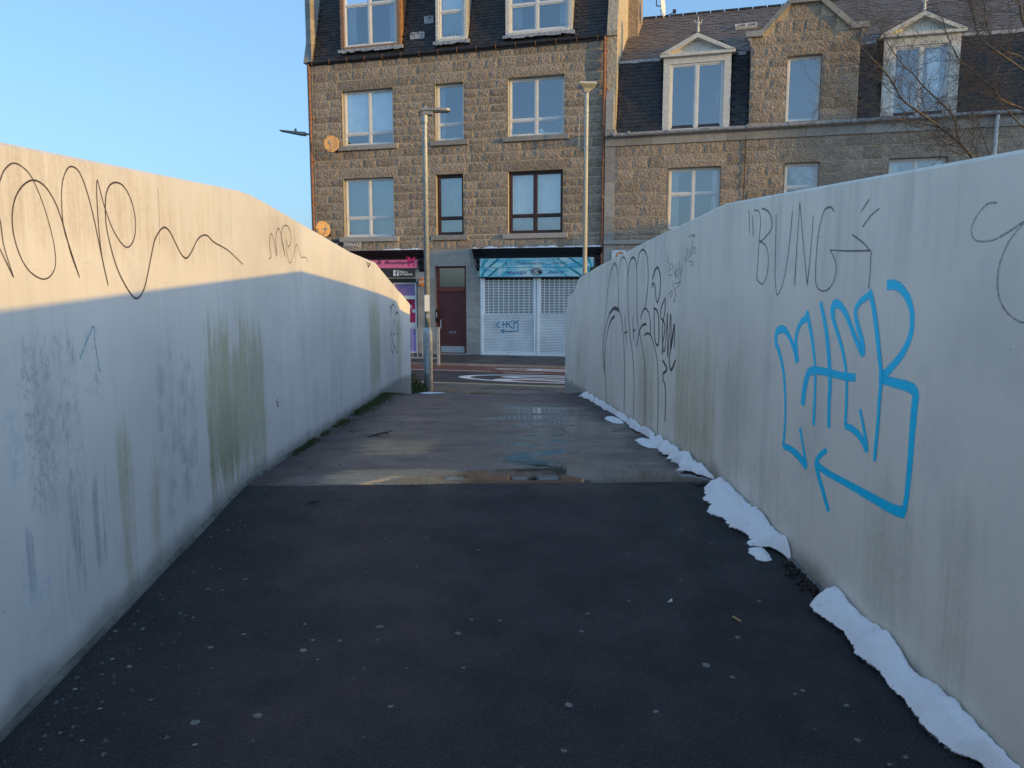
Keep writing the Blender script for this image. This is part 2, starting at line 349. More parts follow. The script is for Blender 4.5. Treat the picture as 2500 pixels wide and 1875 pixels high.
def ink(name, col, alpha, soft, nz=60, lo=.25):
    k = NT(name); uv = k.n('ShaderNodeUVMap'); s_ = k.n('ShaderNodeSeparateXYZ'); k.ln(uv.outputs[0], s_.inputs[0])
    d = k.math('ABSOLUTE', k.math('SUBTRACT', s_.outputs[1], .5)); d = k.mul(d, 2)
    e = k.ramp(k.add(d, k.mul(k.math('SUBTRACT', k.noise(nz, 3), .5), .25)), 1 - soft, 1.0, 1, 0)
    a = k.mul(k.mul(e, alpha), k.ramp(k.noise(nz * 1.7, 4, .7), lo, lo + .2, .55, 1))
    k.col(col); k.rough(.5)
    tr = k.n('ShaderNodeBsdfTransparent'); mx = k.n('ShaderNodeMixShader'); k.ln(a, mx.inputs[0]); k.ln(tr.outputs[0], mx.inputs[1]); k.ln(k.b.outputs[0], mx.inputs[2]); k.ln(mx.outputs[0], k.out.inputs[0])
    return k.m
M['blueink'] = ink('cyan_spray_paint', (.0, .66, 1.0), 1.0, .48, 45, .06)
M['blackink'] = ink('black_spray_paint', (.022, .024, .030), 1.0, .30, 60, .12)
M['marker'] = ink('brown_black_marker', (.055, .038, .035), .88, .45, 80, .3)
M['greymark'] = ink('grey_marker', (.12, .12, .14), .80, .5, 80, .36)
M['faintmark'] = ink('faded_grey_marker', (.25, .26, .29), .6, .6, 60, .36)
M['shutterink'] = ink('blue_shutter_spray', (.0, .26, .48), .85, .5, 50, .3)

# ------------------------------------------------------------------ mesh helpers
def tag(o, label=None, cat=None, group=None, kind=None):
    if label: o['label'] = label
    if cat: o['category'] = cat
    if group: o['group'] = group
    if kind: o['kind'] = kind
    return o
def empty(name, loc, rz=0.0, label=None, cat=None, group=None):
    o = bpy.data.objects.new(name, None); C.objects.link(o); o.location = loc; o.rotation_euler = (0, 0, rz); o.empty_display_size = .2
    return tag(o, label, cat, group)
def fempty(name, s, d, z, label=None, cat=None, group=None):
    o = empty(name, FW(s, d, z), FROT, label, cat, group); o['off'] = (s, d, z); return o
def link(name, me, parent=None, loc=None):
    o = bpy.data.objects.new(name, me); C.objects.link(o)
    if parent: o.parent = parent
    if loc is not None: o.location = loc
    return o
class MB:
    def __init__(s): s.v = []; s.f = []; s.uv = None
    def quad(s, a, b, c, d):
        i = len(s.v); s.v += [a, b, c, d]; s.f.append((i, i + 1, i + 2, i + 3)); return s
    def poly(s, pts):
        i = len(s.v); s.v += pts; s.f.append(tuple(range(i, i + len(pts)))); return s
    def box(s, x0, x1, y0, y1, z0, z1):
        i = len(s.v)
        s.v += [(x0, y0, z0), (x1, y0, z0), (x1, y1, z0), (x0, y1, z0), (x0, y0, z1), (x1, y0, z1), (x1, y1, z1), (x0, y1, z1)]
        s.f += [(i + a, i + b, i + c, i + d) for a, b, c, d in ((3, 2, 1, 0), (4, 5, 6, 7), (0, 1, 5, 4), (1, 2, 6, 5), (2, 3, 7, 6), (3, 0, 4, 7))]
        return s
    def frame(s, x0, x1, z0, z1, t, y0, y1, tb=None):
        tb = tb or t
        s.box(x0, x0 + t, y0, y1, z0, z1); s.box(x1 - t, x1, y0, y1, z0, z1); s.box(x0 + t, x1 - t, y0, y1, z0, z0 + tb); s.box(x0 + t, x1 - t, y0, y1, z1 - tb, z1); return s
    def prism(s, pts, d0, d1, axis='y'):              # outline in the (x, z) plane, extruded along y; or (y, z) along x
        i = len(s.v); n = len(pts)
        for d in (d0, d1):
            for a, b in pts: s.v.append((a, d, b) if axis == 'y' else (d, a, b) if axis == 'x' else (a, b, d))
        s.f.append(tuple(range(i, i + n))); s.f.append(tuple(range(i + 2 * n - 1, i + n - 1, -1)))
        for k in range(n): j = (k + 1) % n; s.f.append((i + j, i + k, i + n + k, i + n + j))
        return s
    def tube(s, pts, rad, n=8, cap=True):
        pts = [Vector(p) for p in pts]; rad = rad if isinstance(rad, (list, tuple)) else [rad] * len(pts)
        base = len(s.v)
        for k, p in enumerate(pts):
            t = (pts[min(k + 1, len(pts) - 1)] - pts[max(k - 1, 0)]).normalized()
            a = t.cross(Vector((0, 0, 1)) if abs(t.z) < .9 else Vector((0, 1, 0))).normalized(); b = t.cross(a)
            for j in range(n):
                q = p + (a * math.cos(2 * math.pi * j / n) + b * math.sin(2 * math.pi * j / n)) * rad[k]; s.v.append(tuple(q))
        for k in range(len(pts) - 1):
            for j in range(n):
                j2 = (j + 1) % n; s.f.append((base + k * n + j, base + k * n + j2, base + (k + 1) * n + j2, base + (k + 1) * n + j))
        if cap: s.f.append(tuple(base + j for j in range(n))[::-1]); s.f.append(tuple(base + (len(pts) - 1) * n + j for j in range(n)))
        return s
    def mesh(s, name, mat, smooth=False):
        me = bpy.data.meshes.new(name); me.from_pydata([tuple(v) for v in s.v], [], s.f); me.materials.append(mat)
        if smooth: me.shade_smooth()
        me.update(); return me
    def build(s, name, mat, parent=None, smooth=False, off=None, recalc=True):
        if off is None and parent is not None and 'off' in parent: off = tuple(parent['off'])
        if off is not None: s.v = [(v[0] - off[0], v[1] - off[1], v[2] - off[2]) for v in s.v]
        me = s.mesh(name, mat, smooth)
        if recalc:
            bm = bmesh.new(); bm.from_mesh(me); bmesh.ops.recalc_face_normals(bm, faces=bm.faces); bm.to_mesh(me); bm.free()
        o = link(name, me, parent)
        if parent is not None and 'off' in parent: o['off'] = (0.0, 0.0, 0.0) if off is None else off
        return o
def bevel(o, w=.004, seg=2):
    m = o.modifiers.new('bevel', 'BEVEL'); m.width = w; m.segments = seg; m.limit_method = 'ANGLE'; return o
def catmull(pts, step=6):
    out = []
    P = [pts[0]] + list(pts) + [pts[-1]]
    for i in range(1, len(P) - 2):
        a, b, c, d = P[i - 1], P[i], P[i + 1], P[i + 2]
        for q in range(step):
            t = q / step
            out.append(tuple(.5 * ((2 * b[k]) + (-a[k] + c[k]) * t + (2 * a[k] - 5 * b[k] + 4 * c[k] - d[k]) * t * t + (-a[k] + 3 * b[k] - 3 * c[k] + d[k]) * t ** 3) for k in range(len(b))))
    out.append(tuple(pts[-1])); return out
def ribbon(strokes, to3d, mat, name, parent, lift):
    """painted strokes: each (points in 2D metres, width function); to3d(a, b, lift) puts them on the surface"""
    v = []; f = []; uvs = []; L = lift
    for pts, wf in strokes:
        n = len(pts); base = len(v)
        for i, p in enumerate(pts):
            a = pts[max(i - 1, 0)]; b = pts[min(i + 1, n - 1)]
            tx, ty = b[0] - a[0], b[1] - a[1]; l = math.hypot(tx, ty) or 1e-6; nx, ny = -ty / l, tx / l
            wd = wf(i / max(1, n - 1)) * .5; L += .000001
            v.append(to3d(p[0] + nx * wd, p[1] + ny * wd, L)); v.append(to3d(p[0] - nx * wd, p[1] - ny * wd, L))
        for i in range(n - 1):
            f.append((base + 2 * i, base + 2 * i + 1, base + 2 * i + 3, base + 2 * i + 2)); uvs += [(0, 0), (0, 1), (1, 1), (1, 0)]
        L += .00005
    me = bpy.data.meshes.new(name); me.from_pydata(v, [], f); me.materials.append(mat)
    ul = me.uv_layers.new(name='UVMap')
    for i, q in enumerate(uvs): ul.data[i].uv = q
    me.update(); return link(name, me, parent)
def lettering(body, size, mat, parent, s, d, z, name='lettering', shear=0.0, sx=1.0, to=None, space=1.0, wt=0.0, width=None):
    cu = bpy.data.curves.new('lettering', 'FONT'); cu.body = body; cu.size = size; cu.shear = shear; cu.extrude = .001; cu.resolution_u = 3
    cu.space_character = space; cu.offset = wt
    t = bpy.data.objects.new('lettering', cu); C.objects.link(t); dg = bpy.context.evaluated_depsgraph_get()
    me = bpy.data.meshes.new_from_object(t.evaluated_get(dg)); bpy.data.objects.remove(t); bpy.data.curves.remove(cu)
    me.materials.clear(); me.materials.append(mat)
    off = tuple(parent['off']) if 'off' in parent else (0, 0, 0)
    if width:
        xs_ = [v.co.x for v in me.vertices]; sx = width / (max(xs_) - min(xs_))
    for v in me.vertices:
        x, y, q = v.co
        v.co = to(x * sx, y, q) if to else (s + x * sx - off[0], d - q - off[1], z + y - off[2])
    me.update(); return link(name, me, parent)

# ------------------------------------------------------------------ the setting: ground, street, ramp
HW = 1.475                                             # half width of the path
def path_z(y):
    P = [(-8, -1.99), (-6.6, -1.965), (4.52, -1.177), (10.8, -1.46), (14.3, -1.955), (16, -1.975)]
    for (a, za), (b, zb) in zip(P, P[1:]):
        if y <= b: return za + (zb - za) * (y - a) / (b - a)
    return P[-1][1]
def surf(x, y): return path_z(y) + .006 * noise.noise(Vector((x * .8, y * .6, 3)))
g = MB().quad((-900, -900, ZG - .06), (900, -900, ZG - .06), (900, 900, ZG - .06), (-900, 900, ZG - .06)).build('ground', M['earth']); tag(g, 'bare earth and grass around the ramp', None, None, 'structure')
ys = [-8, -6.6] + [i * .25 for i in range(-24, 18)] + [4.5, 4.52, 4.54] + [4.75 + i * .25 for i in range(24)] + [10.8] + [11 + i * .25 for i in range(13)] + [14.3]
ys = sorted(set(ys)); mb = MB(); NX = 12
for y in ys:
    for i in range(NX + 1):
        x = -HW + 2 * HW * i / NX
        dz = .006 * noise.noise(Vector((x * .8, y * .6, 3))) + (-.003 if abs(y - 4.52) < .005 else 0)
        mb.v.append((x, y, path_z(y) + dz))
for j in range(len(ys) - 1):
    for i in range(NX): a = j * (NX + 1) + i; mb.f.append((a, a + 1, a + NX + 2, a + NX + 1))
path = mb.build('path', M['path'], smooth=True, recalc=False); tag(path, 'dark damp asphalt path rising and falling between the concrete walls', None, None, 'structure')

# near and far kerb lines in the front's frame
sa, dk1 = gnd(*zoomR(440, 372)); sb, dk2 = gnd(*zoomR(1900, 446)); DK = (dk1 + dk2) / 2
DF = gnd(*zoomR(1100, 196))[1]                          # far kerb
def frect(mb, s0, s1, d0, d1, z):
    return mb.quad(tuple(FW(s0, d0, z)), tuple(FW(s1, d0, z)), tuple(FW(s1, d1, z)), tuple(FW(s0, d1, z)))
road = frect(MB(), -90, 90, DK, DF, -.028).build('road', M['road']); tag(road, 'damp asphalt street in front of the tenements', None, None, 'structure')
fp = MB()
for a in ((-90, 90, DF + .13, 1.0, .03),): frect(fp, *a)
fp = fp.build('pavement', M['farpave']); tag(fp, 'dark pavement along the shop fronts', None, None, 'structure')
npv = MB(); frect(npv, -9, 14, -9.0, DK - .13, -.012); npv = npv.build('near_pavement', M['slabjoint']); tag(npv, 'slab pavement at the end of the ramp', None, None, 'structure')
slabs = []
for row in range(8):
    d1 = DK - .135 - row * .62; d0 = d1 - .605; s = -6.5 - (row % 2) * .45
    while s < 8.5:
        slabs.append((s, s + .885, d0, d1)); s += .90
smeshes = []
for q in range(4):
    b = MB(); b.box(-.4425, .4425, -.3025, .3025, -.05, 0); me = b.mesh('slab', M['slab']); smeshes.append(me)
for (s0, s1, d0, d1) in slabs:
    p = FW((s0 + s1) / 2, (d0 + d1) / 2, 0)
    if p.y < 13.9 or (abs(p.x) < 1.9 and p.y < 14.55): continue
    o = link('slab', random.choice(smeshes), npv, (p.x, p.y, ZG + random.uniform(-.004, .003))); o.rotation_euler = (random.uniform(-.004, .004), random.uniform(-.004, .004), FROT)
for nm, d0, d1, zt in (('near_kerb', DK - .125, DK, .0), ('far_kerb', DF, DF + .125, .032)):
    kb = empty(nm, FW(0, d0, 0), FROT); tag(kb, 'granite kerb of the street', None, None, 'structure')
    s = -12
    ref = MB().box(0, .89, 0, d1 - d0, -.13, 0).mesh('kerb_stone', M['kerb'])
    while s < 14: link('kerb_stone', ref, kb, (s, 0, zt)); s += .90

# painted markings and red surfacing
def road_sheet(name, mat, polys, z, label):
    b = MB()
    for p in polys: b.poly([tuple(FW(s, d, z)) for s, d in p])
    o = b.build(name, mat, None, recalc=False)
    for f in o.data.polygons:
        pass
    return tag(o, label, None, None, 'structure')
R1L = gnd(*zoomR(768, 300)); near_top = gnd(*zoomR(1500, 292)); near_bot = gnd(*zoomR(1700, 382))
oc = (R1L[0] + 2.15, (near_top[1] + near_bot[1]) / 2 + .02); ob = abs(near_top[1] - near_bot[1]) / 2 + .02; oa = 2.15
def oval(c, a, b, w, n=64):
    out = []
    for i in range(n):
        t0, t1 = 2 * math.pi * i / n, 2 * math.pi * (i + 1) / n
        wl = w * 2.3
        out.append([(c[0] + a * math.cos(t0), c[1] + b * math.sin(t0)), (c[0] + a * math.cos(t1), c[1] + b * math.sin(t1)),
                    (c[0] + (a - wl) * math.cos(t1), c[1] + (b - w) * math.sin(t1)), (c[0] + (a - wl) * math.cos(t0), c[1] + (b - w) * math.sin(t0))])
    return out
red = [[(-12, DF - .06), (14, DF - .06), (14, DF - 1.55), (oc[0] + 2.8, DF - 1.62), (-12, DF - 1.45)], [(oc[0] - 1.2, oc[1] - ob + .03), (oc[0] + 2.6, oc[1] - ob + .03), (oc[0] + 2.6, oc[1] + ob), (oc[0] - 1.2, oc[1] + ob)]]
road_sheet('red_surfacing', M['redroad'], red, -.024, 'worn red surfacing on the street around the painted speed limit')
far_l = gnd(*zoomR(1145, 222)); fc = (far_l[0] + 2.15, far_l[1] - .02)
def marking(name, label, polys, text=None):
    o = road_sheet(name, M['roadwhite'], polys, -.020, label); return o
nr = marking('speed_roundel', 'white painted oval with the number 20 on the near lane', oval(oc, oa, ob, .13))
fr_ = marking('speed_roundel', 'white painted oval with the number 20 on the far lane', oval(fc, 2.15, .30, .10))
def onroad(cx, cd, sgn, L=2.55, W=.55):
    def f(x, y, q):
        p = FW(cx - sgn * (y - .36) * L, cd + sgn * (x - .56) * W * 2.1, -.0195 + q * .2); return tuple(p)
    return f
lettering('20', 1.0, M['roadwhite'], nr, 0, 0, 0, 'digits', to=onroad(oc[0], oc[1], 1, 3.4, .55), wt=.015)
lettering('20', 1.0, M['roadwhite'], fr_, 0, 0, 0, 'digits', to=onroad(fc[0], fc[1], -1, 3.4, .2), wt=.015)
cl0 = gnd(*zoomR(190, 228)); cl1 = gnd(*zoomR(1100, 252)); cl2 = gnd(*zoomR(1240, 268)); cl3 = gnd(*zoomR(1705, 274))
def strip(a, b, w): return [(a[0], a[1] - w / 2), (b[0], b[1] - w / 2), (b[0], b[1] + w / 2), (a[0], a[1] + w / 2)]
marking('centre_line', 'thin white line along the middle of the street', [strip(cl0, cl1, .07), strip(cl2, cl3, .07)])
road_sheet('yellow_line', M['roadyellow'], [strip((-12, DK + .22), (14, DK + .22), .09)], -.0205, 'worn yellow line along the near kerb')

# ------------------------------------------------------------------ the two concrete walls of the ramp
topL = [(-7, -.14), (0, .315), (2.4, .465), (4.7, .63), (4.95, .635), (5.3, .622), (8.59, .470), wall_pt(-HW, 917, 641), wall_pt(-HW, 975, 712)]
topR = [(-7, -.18), (0, .265), (2.0, .392), (4.51, .545), (6.57, .474), (9.4, .352), (11.24, .243), wall_pt(HW, 1398, 715)]
def parapet(side, top, endz, label):
    wl = empty('parapet_wall', (side * HW, 4.5, path_z(4.5)), 0, label, 'wall'); wl['off'] = (side * HW, 4.5, path_z(4.5))
    mat = M['wallL'] if side < 0 else M['wallR']; T = .20
    cuts = [-7, 0.6, 4.515, 10.6 if side < 0 else 11.24, top[-1][0]]
    def zt(y):
        for (a, za), (b, zb) in zip(top, top[1:]):
            if y <= b + 1e-6: return za + (zb - za) * (y - a) / (b - a)
        return top[-1][1]
    for a, b in zip(cuts, cuts[1:]):
        yy = sorted(set([a + .0015] + [t[0] for t in top if a + .02 < t[0] < b - .02] + [b - .0015] + [q for q in (-6.6, 4.52, 10.8) if a < q < b]))
        mb = MB(); ch = .012
        for y in yy:
            zz = zt(y); zb = path_z(y) - .25
            x0, x1 = side * HW, side * (HW + T)
            mb.v += [(x0, y, zb), (x0, y, zz - ch), (x0 + side * ch, y, zz), (x1 - side * ch, y, zz), (x1, y, zz - ch), (x1, y, ZG - .1)]
        n = 6
        for j in range(len(yy) - 1):
            for i in range(n): q = (i + 1) % n; mb.f.append((j * n + i, j * n + q, (j + 1) * n + q, (j + 1) * n + i))
        mb.f.append(tuple(range(n))); mb.f.append(tuple((len(yy) - 1) * n + i for i in range(n)))
        mb.build('panel', mat, wl)
    # end pier, turned a little towards the path
    y0, z0 = top[-1][0] + .004, top[-1][1]
    if side < 0: pts = [(-HW, y0), (-1.335, y0 + .46), (-1.50, y0 + .60), (-HW - T, y0 + .2), (-HW - T, y0)]
    else: pts = [(HW, y0), (1.435, y0 + .36), (1.62, y0 + .52), (HW + T, y0 + .2), (HW + T, y0)]
    hts = [z0, endz, endz, z0 - .04, z0]
    mb = MB(); n = len(pts)
    for (x, y) in pts: mb.v.append((x, y, ZG - .1))
    for (x, y), h in zip(pts, hts): mb.v.append((x, y, h))
    mb.f.append(tuple(range(n))[::-1]); mb.f.append((n, n + 1, n + 2)); mb.f.append((n, n + 2, n + 3)); mb.f.append((n, n + 3, n + 4))
    for i in range(n): j = (i + 1) % n; mb.f.append((i, j, n + j, n + i))
    mb.build('end_pier', mat, wl)
    # mortar fillet at the foot
    mb = MB(); yy = [-6.6] + [i * .18 for i in range(-20, 76)]; yy = [y for y in yy if y < top[-1][0]]
    for y in yy:
        z = path_z(y); r = .022 + .010 * noise.noise(Vector((y * 2.2, side, 0))) + .008 * noise.noise(Vector((y * 9, side, 4)))
        mb.v += [(side * (HW + .01), y, z - .02), (side * (HW - r), y, z - .01), (side * (HW - r * .7), y, z + r * .45), (side * (HW + .01), y, z + r * 1.25)]
    for j in range(len(yy) - 1):
        for i in range(3): mb.f.append((j * 4 + i, j * 4 + i + 1, (j + 1) * 4 + i + 1, (j + 1) * 4 + i))
    mb.build('mortar_fillet', M['fillet'], wl)
    return wl
zL = wall_pt(-1.335, 998, 743)[1] if False else None
def pt_at_y(x, y, yy):
    r = ray(x, y); return (r * (yy / r.y)).z
wallL = parapet(-1, topL, pt_at_y(998, 743, topL[-1][0] + .46), 'long sunlit concrete parapet wall on the left of the path with looping brown marker tag')
wallR = parapet(1, topR, pt_at_y(1386, 728, topR[-1][0] + .36), 'long shaded concrete parapet wall on the right of the path with cyan spray tag')
# narrow post and lower return behind the right pier
b = MB(); b.box(1.545, 1.60, 12.98, 13.6, ZG, pt_at_y(1375, 752, 13.0)); ret = b.build('return_wall', M['wallR']); tag(ret, 'thin lower pale return wall behind the far end of the right parapet', 'wall'); bevel(ret)

def graffiti(side, strokes, conv, mat, wpx, wl, lift, label, name='graffiti_tag'):
    X = side * HW; out = []; thick = 1.95 if mat is M['blueink'] else 1.55 if mat is M['blackink'] else 1.2
    for st in strokes:
        pts = st; wq = wpx
        if isinstance(st, tuple): pts, wq = st
        P = [wall_pt(X, *conv(*p)) for p in catmull(pts, 8)]
        ym = sum(p[0] for p in P) / len(P); r = ym / FPX * (2500 / 2500.)
        seed = random.random() * 9
        out.append((P, lambda t, wq=wq, r=r, seed=seed: thick * wq * r * (1 + .16 * math.sin(t * 5 + seed)) * (1 if .02 < t < .98 else .8)))
    off = tuple(wl['off'])
    o = ribbon(out, lambda a, b_, L: (X - side * L - off[0], a - off[1], b_ - off[2]), mat, name, wl, lift); o['label'] = label
    return o
cyan = [([(1448, 548), (1475, 543), (1510, 560), (1545, 610), (1562, 680), (1555, 770), (1520, 850), (1465, 920), (1415, 965)], 15),
        ([(1412, 966), (1480, 985), (1550, 1005), (1577, 1035), (1572, 1100), (1562, 1220), (1552, 1350), (1538, 1490), (1524, 1575)], 16),
        ([(1530, 1572), (1470, 1552), (1380, 1502), (1270, 1440), (1180, 1390), (1132, 1352)], 15), ([(1178, 1288), (1150, 1310), (1130, 1345), (1140, 1400), (1160, 1470), (1187, 1565)], 11),
        ([(948, 800), (955, 755), (985, 745), (1010, 780), (1030, 830), (1046, 895)], 12), ([(1046, 895), (1040, 830), (1042, 770), (1062, 715), (1092, 692)], 12), ([(1088, 662), (1100, 720), (1114, 800), (1124, 900), (1126, 1000), (1118, 1180)], 10),
        ([(946, 800), (968, 860), (985, 950), (992, 1080), (990, 1180), (982, 1272)], 9), ([(982, 1272), (1010, 1280), (1045, 1310), (1070, 1340), (1087, 1368)], 12), ([(1087, 1368), (1078, 1310), (1068, 1250), (1058, 1190)], 9),
        ([(1070, 1088), (1078, 1010), (1095, 945), (1120, 930), (1180, 938), (1250, 955), (1308, 962)], 14), ([(1150, 622), (1165, 690), (1180, 780), (1190, 900), (1193, 1000), (1188, 1100), (1188, 1188)], 11),
        ([(1208, 700), (1205, 650), (1222, 628), (1250, 650), (1275, 700), (1305, 780), (1342, 862)], 13), ([(1342, 862), (1338, 800), (1316, 720), (1308, 660), (1330, 620), (1368, 592)], 12),
        ([(1208, 700), (1230, 770), (1252, 850), (1266, 940), (1268, 1040), (1262, 1182)], 9), ([(1262, 1182), (1292, 1192), (1330, 1230), (1360, 1296)], 11), ([(1360, 1296), (1352, 1230), (1340, 1160), (1328, 1105)], 9),
        ([(1372, 566), (1390, 650), (1405, 760), (1415, 860), (1424, 960), (1416, 1060), (1408, 1180), (1393, 1338)], 11)]
graffiti(1, cyan, zoomG, M['blueink'], 14, wallR, .0008, 'big cyan sprayed tag ending in an arrow')
bung = [[(828, 205), (830, 315)], [(842, 228), (848, 328)], [(850, 210), (872, 214), (880, 260), (874, 340), (868, 430), (862, 520)], [(885, 200), (915, 215), (931, 260), (925, 300), (890, 342), (876, 350), (903, 368), (915, 430), (907, 505), (887, 541), (862, 518)],
        [(950, 225), (948, 350), (945, 480), (950, 572), (960, 586), (985, 520), (1005, 400), (1024, 212)], [(1033, 547), (1045, 350), (1057, 172)], [(1057, 172), (1070, 330), (1090, 548)], [(1090, 548), (1105, 400), (1118, 232)],
        [(1212, 215), (1195, 195), (1165, 215), (1140, 320), (1129, 450), (1130, 540), (1155, 571), (1190, 560), (1215, 510), (1221, 460), (1206, 412), (1193, 388)], [(1193, 388), (1280, 392), (1378, 390)],
        [(1293, 319), (1345, 358), (1382, 402)], [(1377, 402), (1374, 480), (1367, 560)], [(1370, 158), (1332, 218)], [(1415, 200), (1375, 235), (1340, 285)]]
graffiti(1, bung, zoomG, M['greymark'], 4.6, wallR, .001, 'grey marker tag reading BUNG above the cyan tag')
graffiti(1, [[(1945, 175), (1900, 182), (1850, 240), (1829, 300), (1850, 345), (1920, 345), (1990, 310), (2068, 258)], [(2068, 262), (1995, 355), (1952, 470), (1950, 580), (1982, 660), (2040, 708), (2080, 715)]], zoomG, M['faintmark'], 6.5, wallR, .001, 'faded grey looping marker line at the right')
arches = [([(265, 1330), (262, 1200), (256, 1100), (238, 1000), (238, 860), (252, 700), (265, 560), (285, 380), (305, 270), (335, 203)], 3.2), ([(335, 203), (355, 260), (365, 400), (366, 575)], 4),
          ([(365, 300), (380, 200), (405, 158), (430, 200), (440, 300), (440, 450), (445, 600), (460, 800), (480, 950), (490, 1100), (490, 1280), (487, 1455)], 3.2), ([(440, 330), (455, 210), (485, 160), (510, 220), (515, 400), (515, 600), (530, 740), (560, 900), (578, 1050), (582, 1250), (578, 1528)], 3.6),
          ([(515, 230), (535, 130), (565, 98), (595, 150), (606, 280), (600, 430), (580, 575)], 3.4), ([(256, 1085), (245, 950), (250, 800), (268, 700), (300, 610), (342, 575), (378, 612), (395, 700), (405, 800), (412, 950), (413, 1200), (410, 1425)], 3.6), ([(290, 620), (320, 580), (345, 574), (372, 592)], 6),
          ([(335, 640), (310, 662), (285, 730), (265, 830), (257, 950), (254, 1100)], 4.5), ([(545, 658), (560, 600), (585, 575), (615, 620), (626, 720), (624, 790)], 4.2), ([(515, 885), (530, 780), (555, 715), (592, 700)], 4.2), ([(575, 792), (602, 775), (632, 802), (660, 900), (680, 1000), (687, 1200), (683, 1590)], 3.4),
          ([(420, 632), (421, 740), (430, 850)], 3), ([(412, 772), (438, 763)], 3), ([(485, 628), (483, 720), (490, 832)], 3), ([(482, 757), (503, 748)], 3), ([(635, 402), (645, 368), (662, 400), (667, 470), (681, 526), (700, 450), (706, 330), (685, 243), (660, 270), (640, 340)], 4),
          ([(650, 568), (682, 600), (693, 700), (692, 840), (680, 872), (660, 820), (655, 700), (655, 580)], 4), ([(745, 488), (715, 560), (706, 640), (738, 690), (740, 760), (726, 850), (719, 952)], 3.6), ([(745, 488), (742, 600), (722, 720), (728, 905), (745, 880), (763, 612), (763, 750), (765, 962), (782, 700), (790, 622), (792, 760), (785, 905)], 3.4),
          ([(817, 700), (800, 850), (778, 960), (783, 1050), (797, 1068), (828, 990)], 4.4), ([(820, 893), (819, 700), (790, 872)], 3.4), ([(723, 992), (756, 1050), (750, 1080), (728, 1102), (728, 1150), (745, 1210), (747, 1350), (741, 1490)], 4)]
graffiti(1, arches, zoomH, M['blackink'], 3.6, wallR, .001, 'tall dark arched tag with long paint runs')
graffiti(1, [[(752, 112), (760, 190), (775, 205)], [(750, 300), (760, 200), (772, 150)], [(782, 215), (776, 300), (796, 300)], [(782, 218), (800, 212)], [(779, 258), (796, 252)], [(802, 312), (808, 222), (826, 312), (836, 205)], [(835, 255), (825, 290), (838, 320), (850, 290), (842, 255), (820, 350)],
             [(850, 335), (862, 200), (866, 290), (884, 225), (862, 355)], [(800, 350), (812, 400), (822, 420), (870, 362), (820, 376)], [(768, 465), (795, 430), (785, 488), (808, 440)], [(820, 430), (828, 450), (815, 520), (826, 500), (830, 450)],
             [(900, 150), (915, 195), (922, 80), (935, 170), (945, 85), (952, 160), (965, 60)], [(975, 25), (958, 60), (972, 95), (958, 135)], [(985, 75), (975, 100), (985, 130), (993, 100), (985, 75)], [(930, 190), (972, 200), (950, 232)], [(930, 0), (955, -20), (985, -18), (960, -2)]], zoomH, M['greymark'], 2.4, wallR, .001, 'small grey marker names high on the wall')
loops = [[(-60, 420), (0, 240), (25, 185), (65, 152), (110, 165), (165, 220), (220, 340), (262, 470), (292, 600), (298, 700), (270, 762), (220, 775), (150, 725), (95, 620), (65, 480), (75, 360), (115, 280), (175, 243), (240, 275), (300, 370), (345, 500), (382, 640), (428, 768)],
         [(-40, 300), (0, 470), (20, 600), (72, 768)], [(-30, 560), (20, 660), (72, 768)], [(428, 768), (380, 620), (345, 510), (331, 380), (335, 260), (360, 185), (392, 170), (430, 205), (470, 310), (510, 470), (545, 640), (583, 812)],
         [(583, 812), (550, 660), (528, 450), (522, 245), (558, 370), (600, 490), (650, 578), (690, 605), (722, 560), (731, 470), (710, 360), (668, 278), (622, 255), (585, 280), (568, 350), (572, 480), (598, 610), (640, 740), (700, 850), (740, 881), (778, 825), (808, 690), (835, 565), (878, 500), (915, 520), (955, 600), (985, 652), (1010, 662), (1038, 620), (1070, 558), (1112, 540), (1155, 578), (1230, 622), (1310, 697)]]
graffiti(-1, loops, zoomL, M['marker'], 4.2, wallL, .001, 'large looping brown marker tag in the sunlight')
graffiti(-1, [[(1452, 668), (1465, 652), (1455, 600), (1460, 540), (1472, 545), (1495, 652), (1488, 560), (1500, 505), (1515, 530), (1540, 657), (1520, 560), (1526, 500), (1547, 488), (1567, 520), (1571, 575), (1556, 602), (1545, 565), (1550, 640), (1566, 691), (1585, 640), (1602, 590), (1625, 655), (1650, 660), (1665, 685)], [(1975, 680), (1990, 715), (1982, 690), (1998, 700), (1985, 712), (2000, 690)], [(1500, 1420), (1490, 1440), (1504, 1445), (1494, 1460), (1506, 1465)]], zoomL, M['marker'], 2.4, wallL, .001, 'small copy of the looping marker tag further along')
graffiti(-1, [[(852, 290), (858, 400), (861, 590)]], zoomL, M['faintmark'], 2.6, wallL, .001, 'faint vertical pencil line')
graffiti(-1, [([(500, 1042), (470, 880), (452, 600), (449, 420), (460, 298), (485, 385)], 3.0), ([(485, 470), (480, 340), (508, 273), (535, 325), (547, 400), (540, 500)], 3.2), ([(545, 440), (570, 398), (595, 450), (602, 600), (595, 800), (570, 1025), (545, 950), (540, 900)], 3.2), ([(500, 1042), (520, 930), (505, 880), (470, 690)], 2.6), ([(534, 500), (506, 600), (510, 720), (530, 745), (541, 600), (534, 500)], 2.6), ([(560, 520), (575, 620), (585, 715), (560, 730), (555, 600)], 2.4), ([(480, 600), (485, 750), (515, 900), (530, 940), (545, 900)], 2.2)], zoomT, M['blackink'], 3, wallL, .001, 'black rounded throw-up letters near the far end')
# faded blue chevrons on the left wall
graffiti(-1, [[(430, 1210), (480, 1080), (505, 1035), (512, 1120), (530, 1230), (540, 1280)]], zoomL, ink('washed_out_blue', (.22, .50, .68), .42, .9, 40, .35), 9, wallL, .0008, 'washed out pale blue arrow mark')

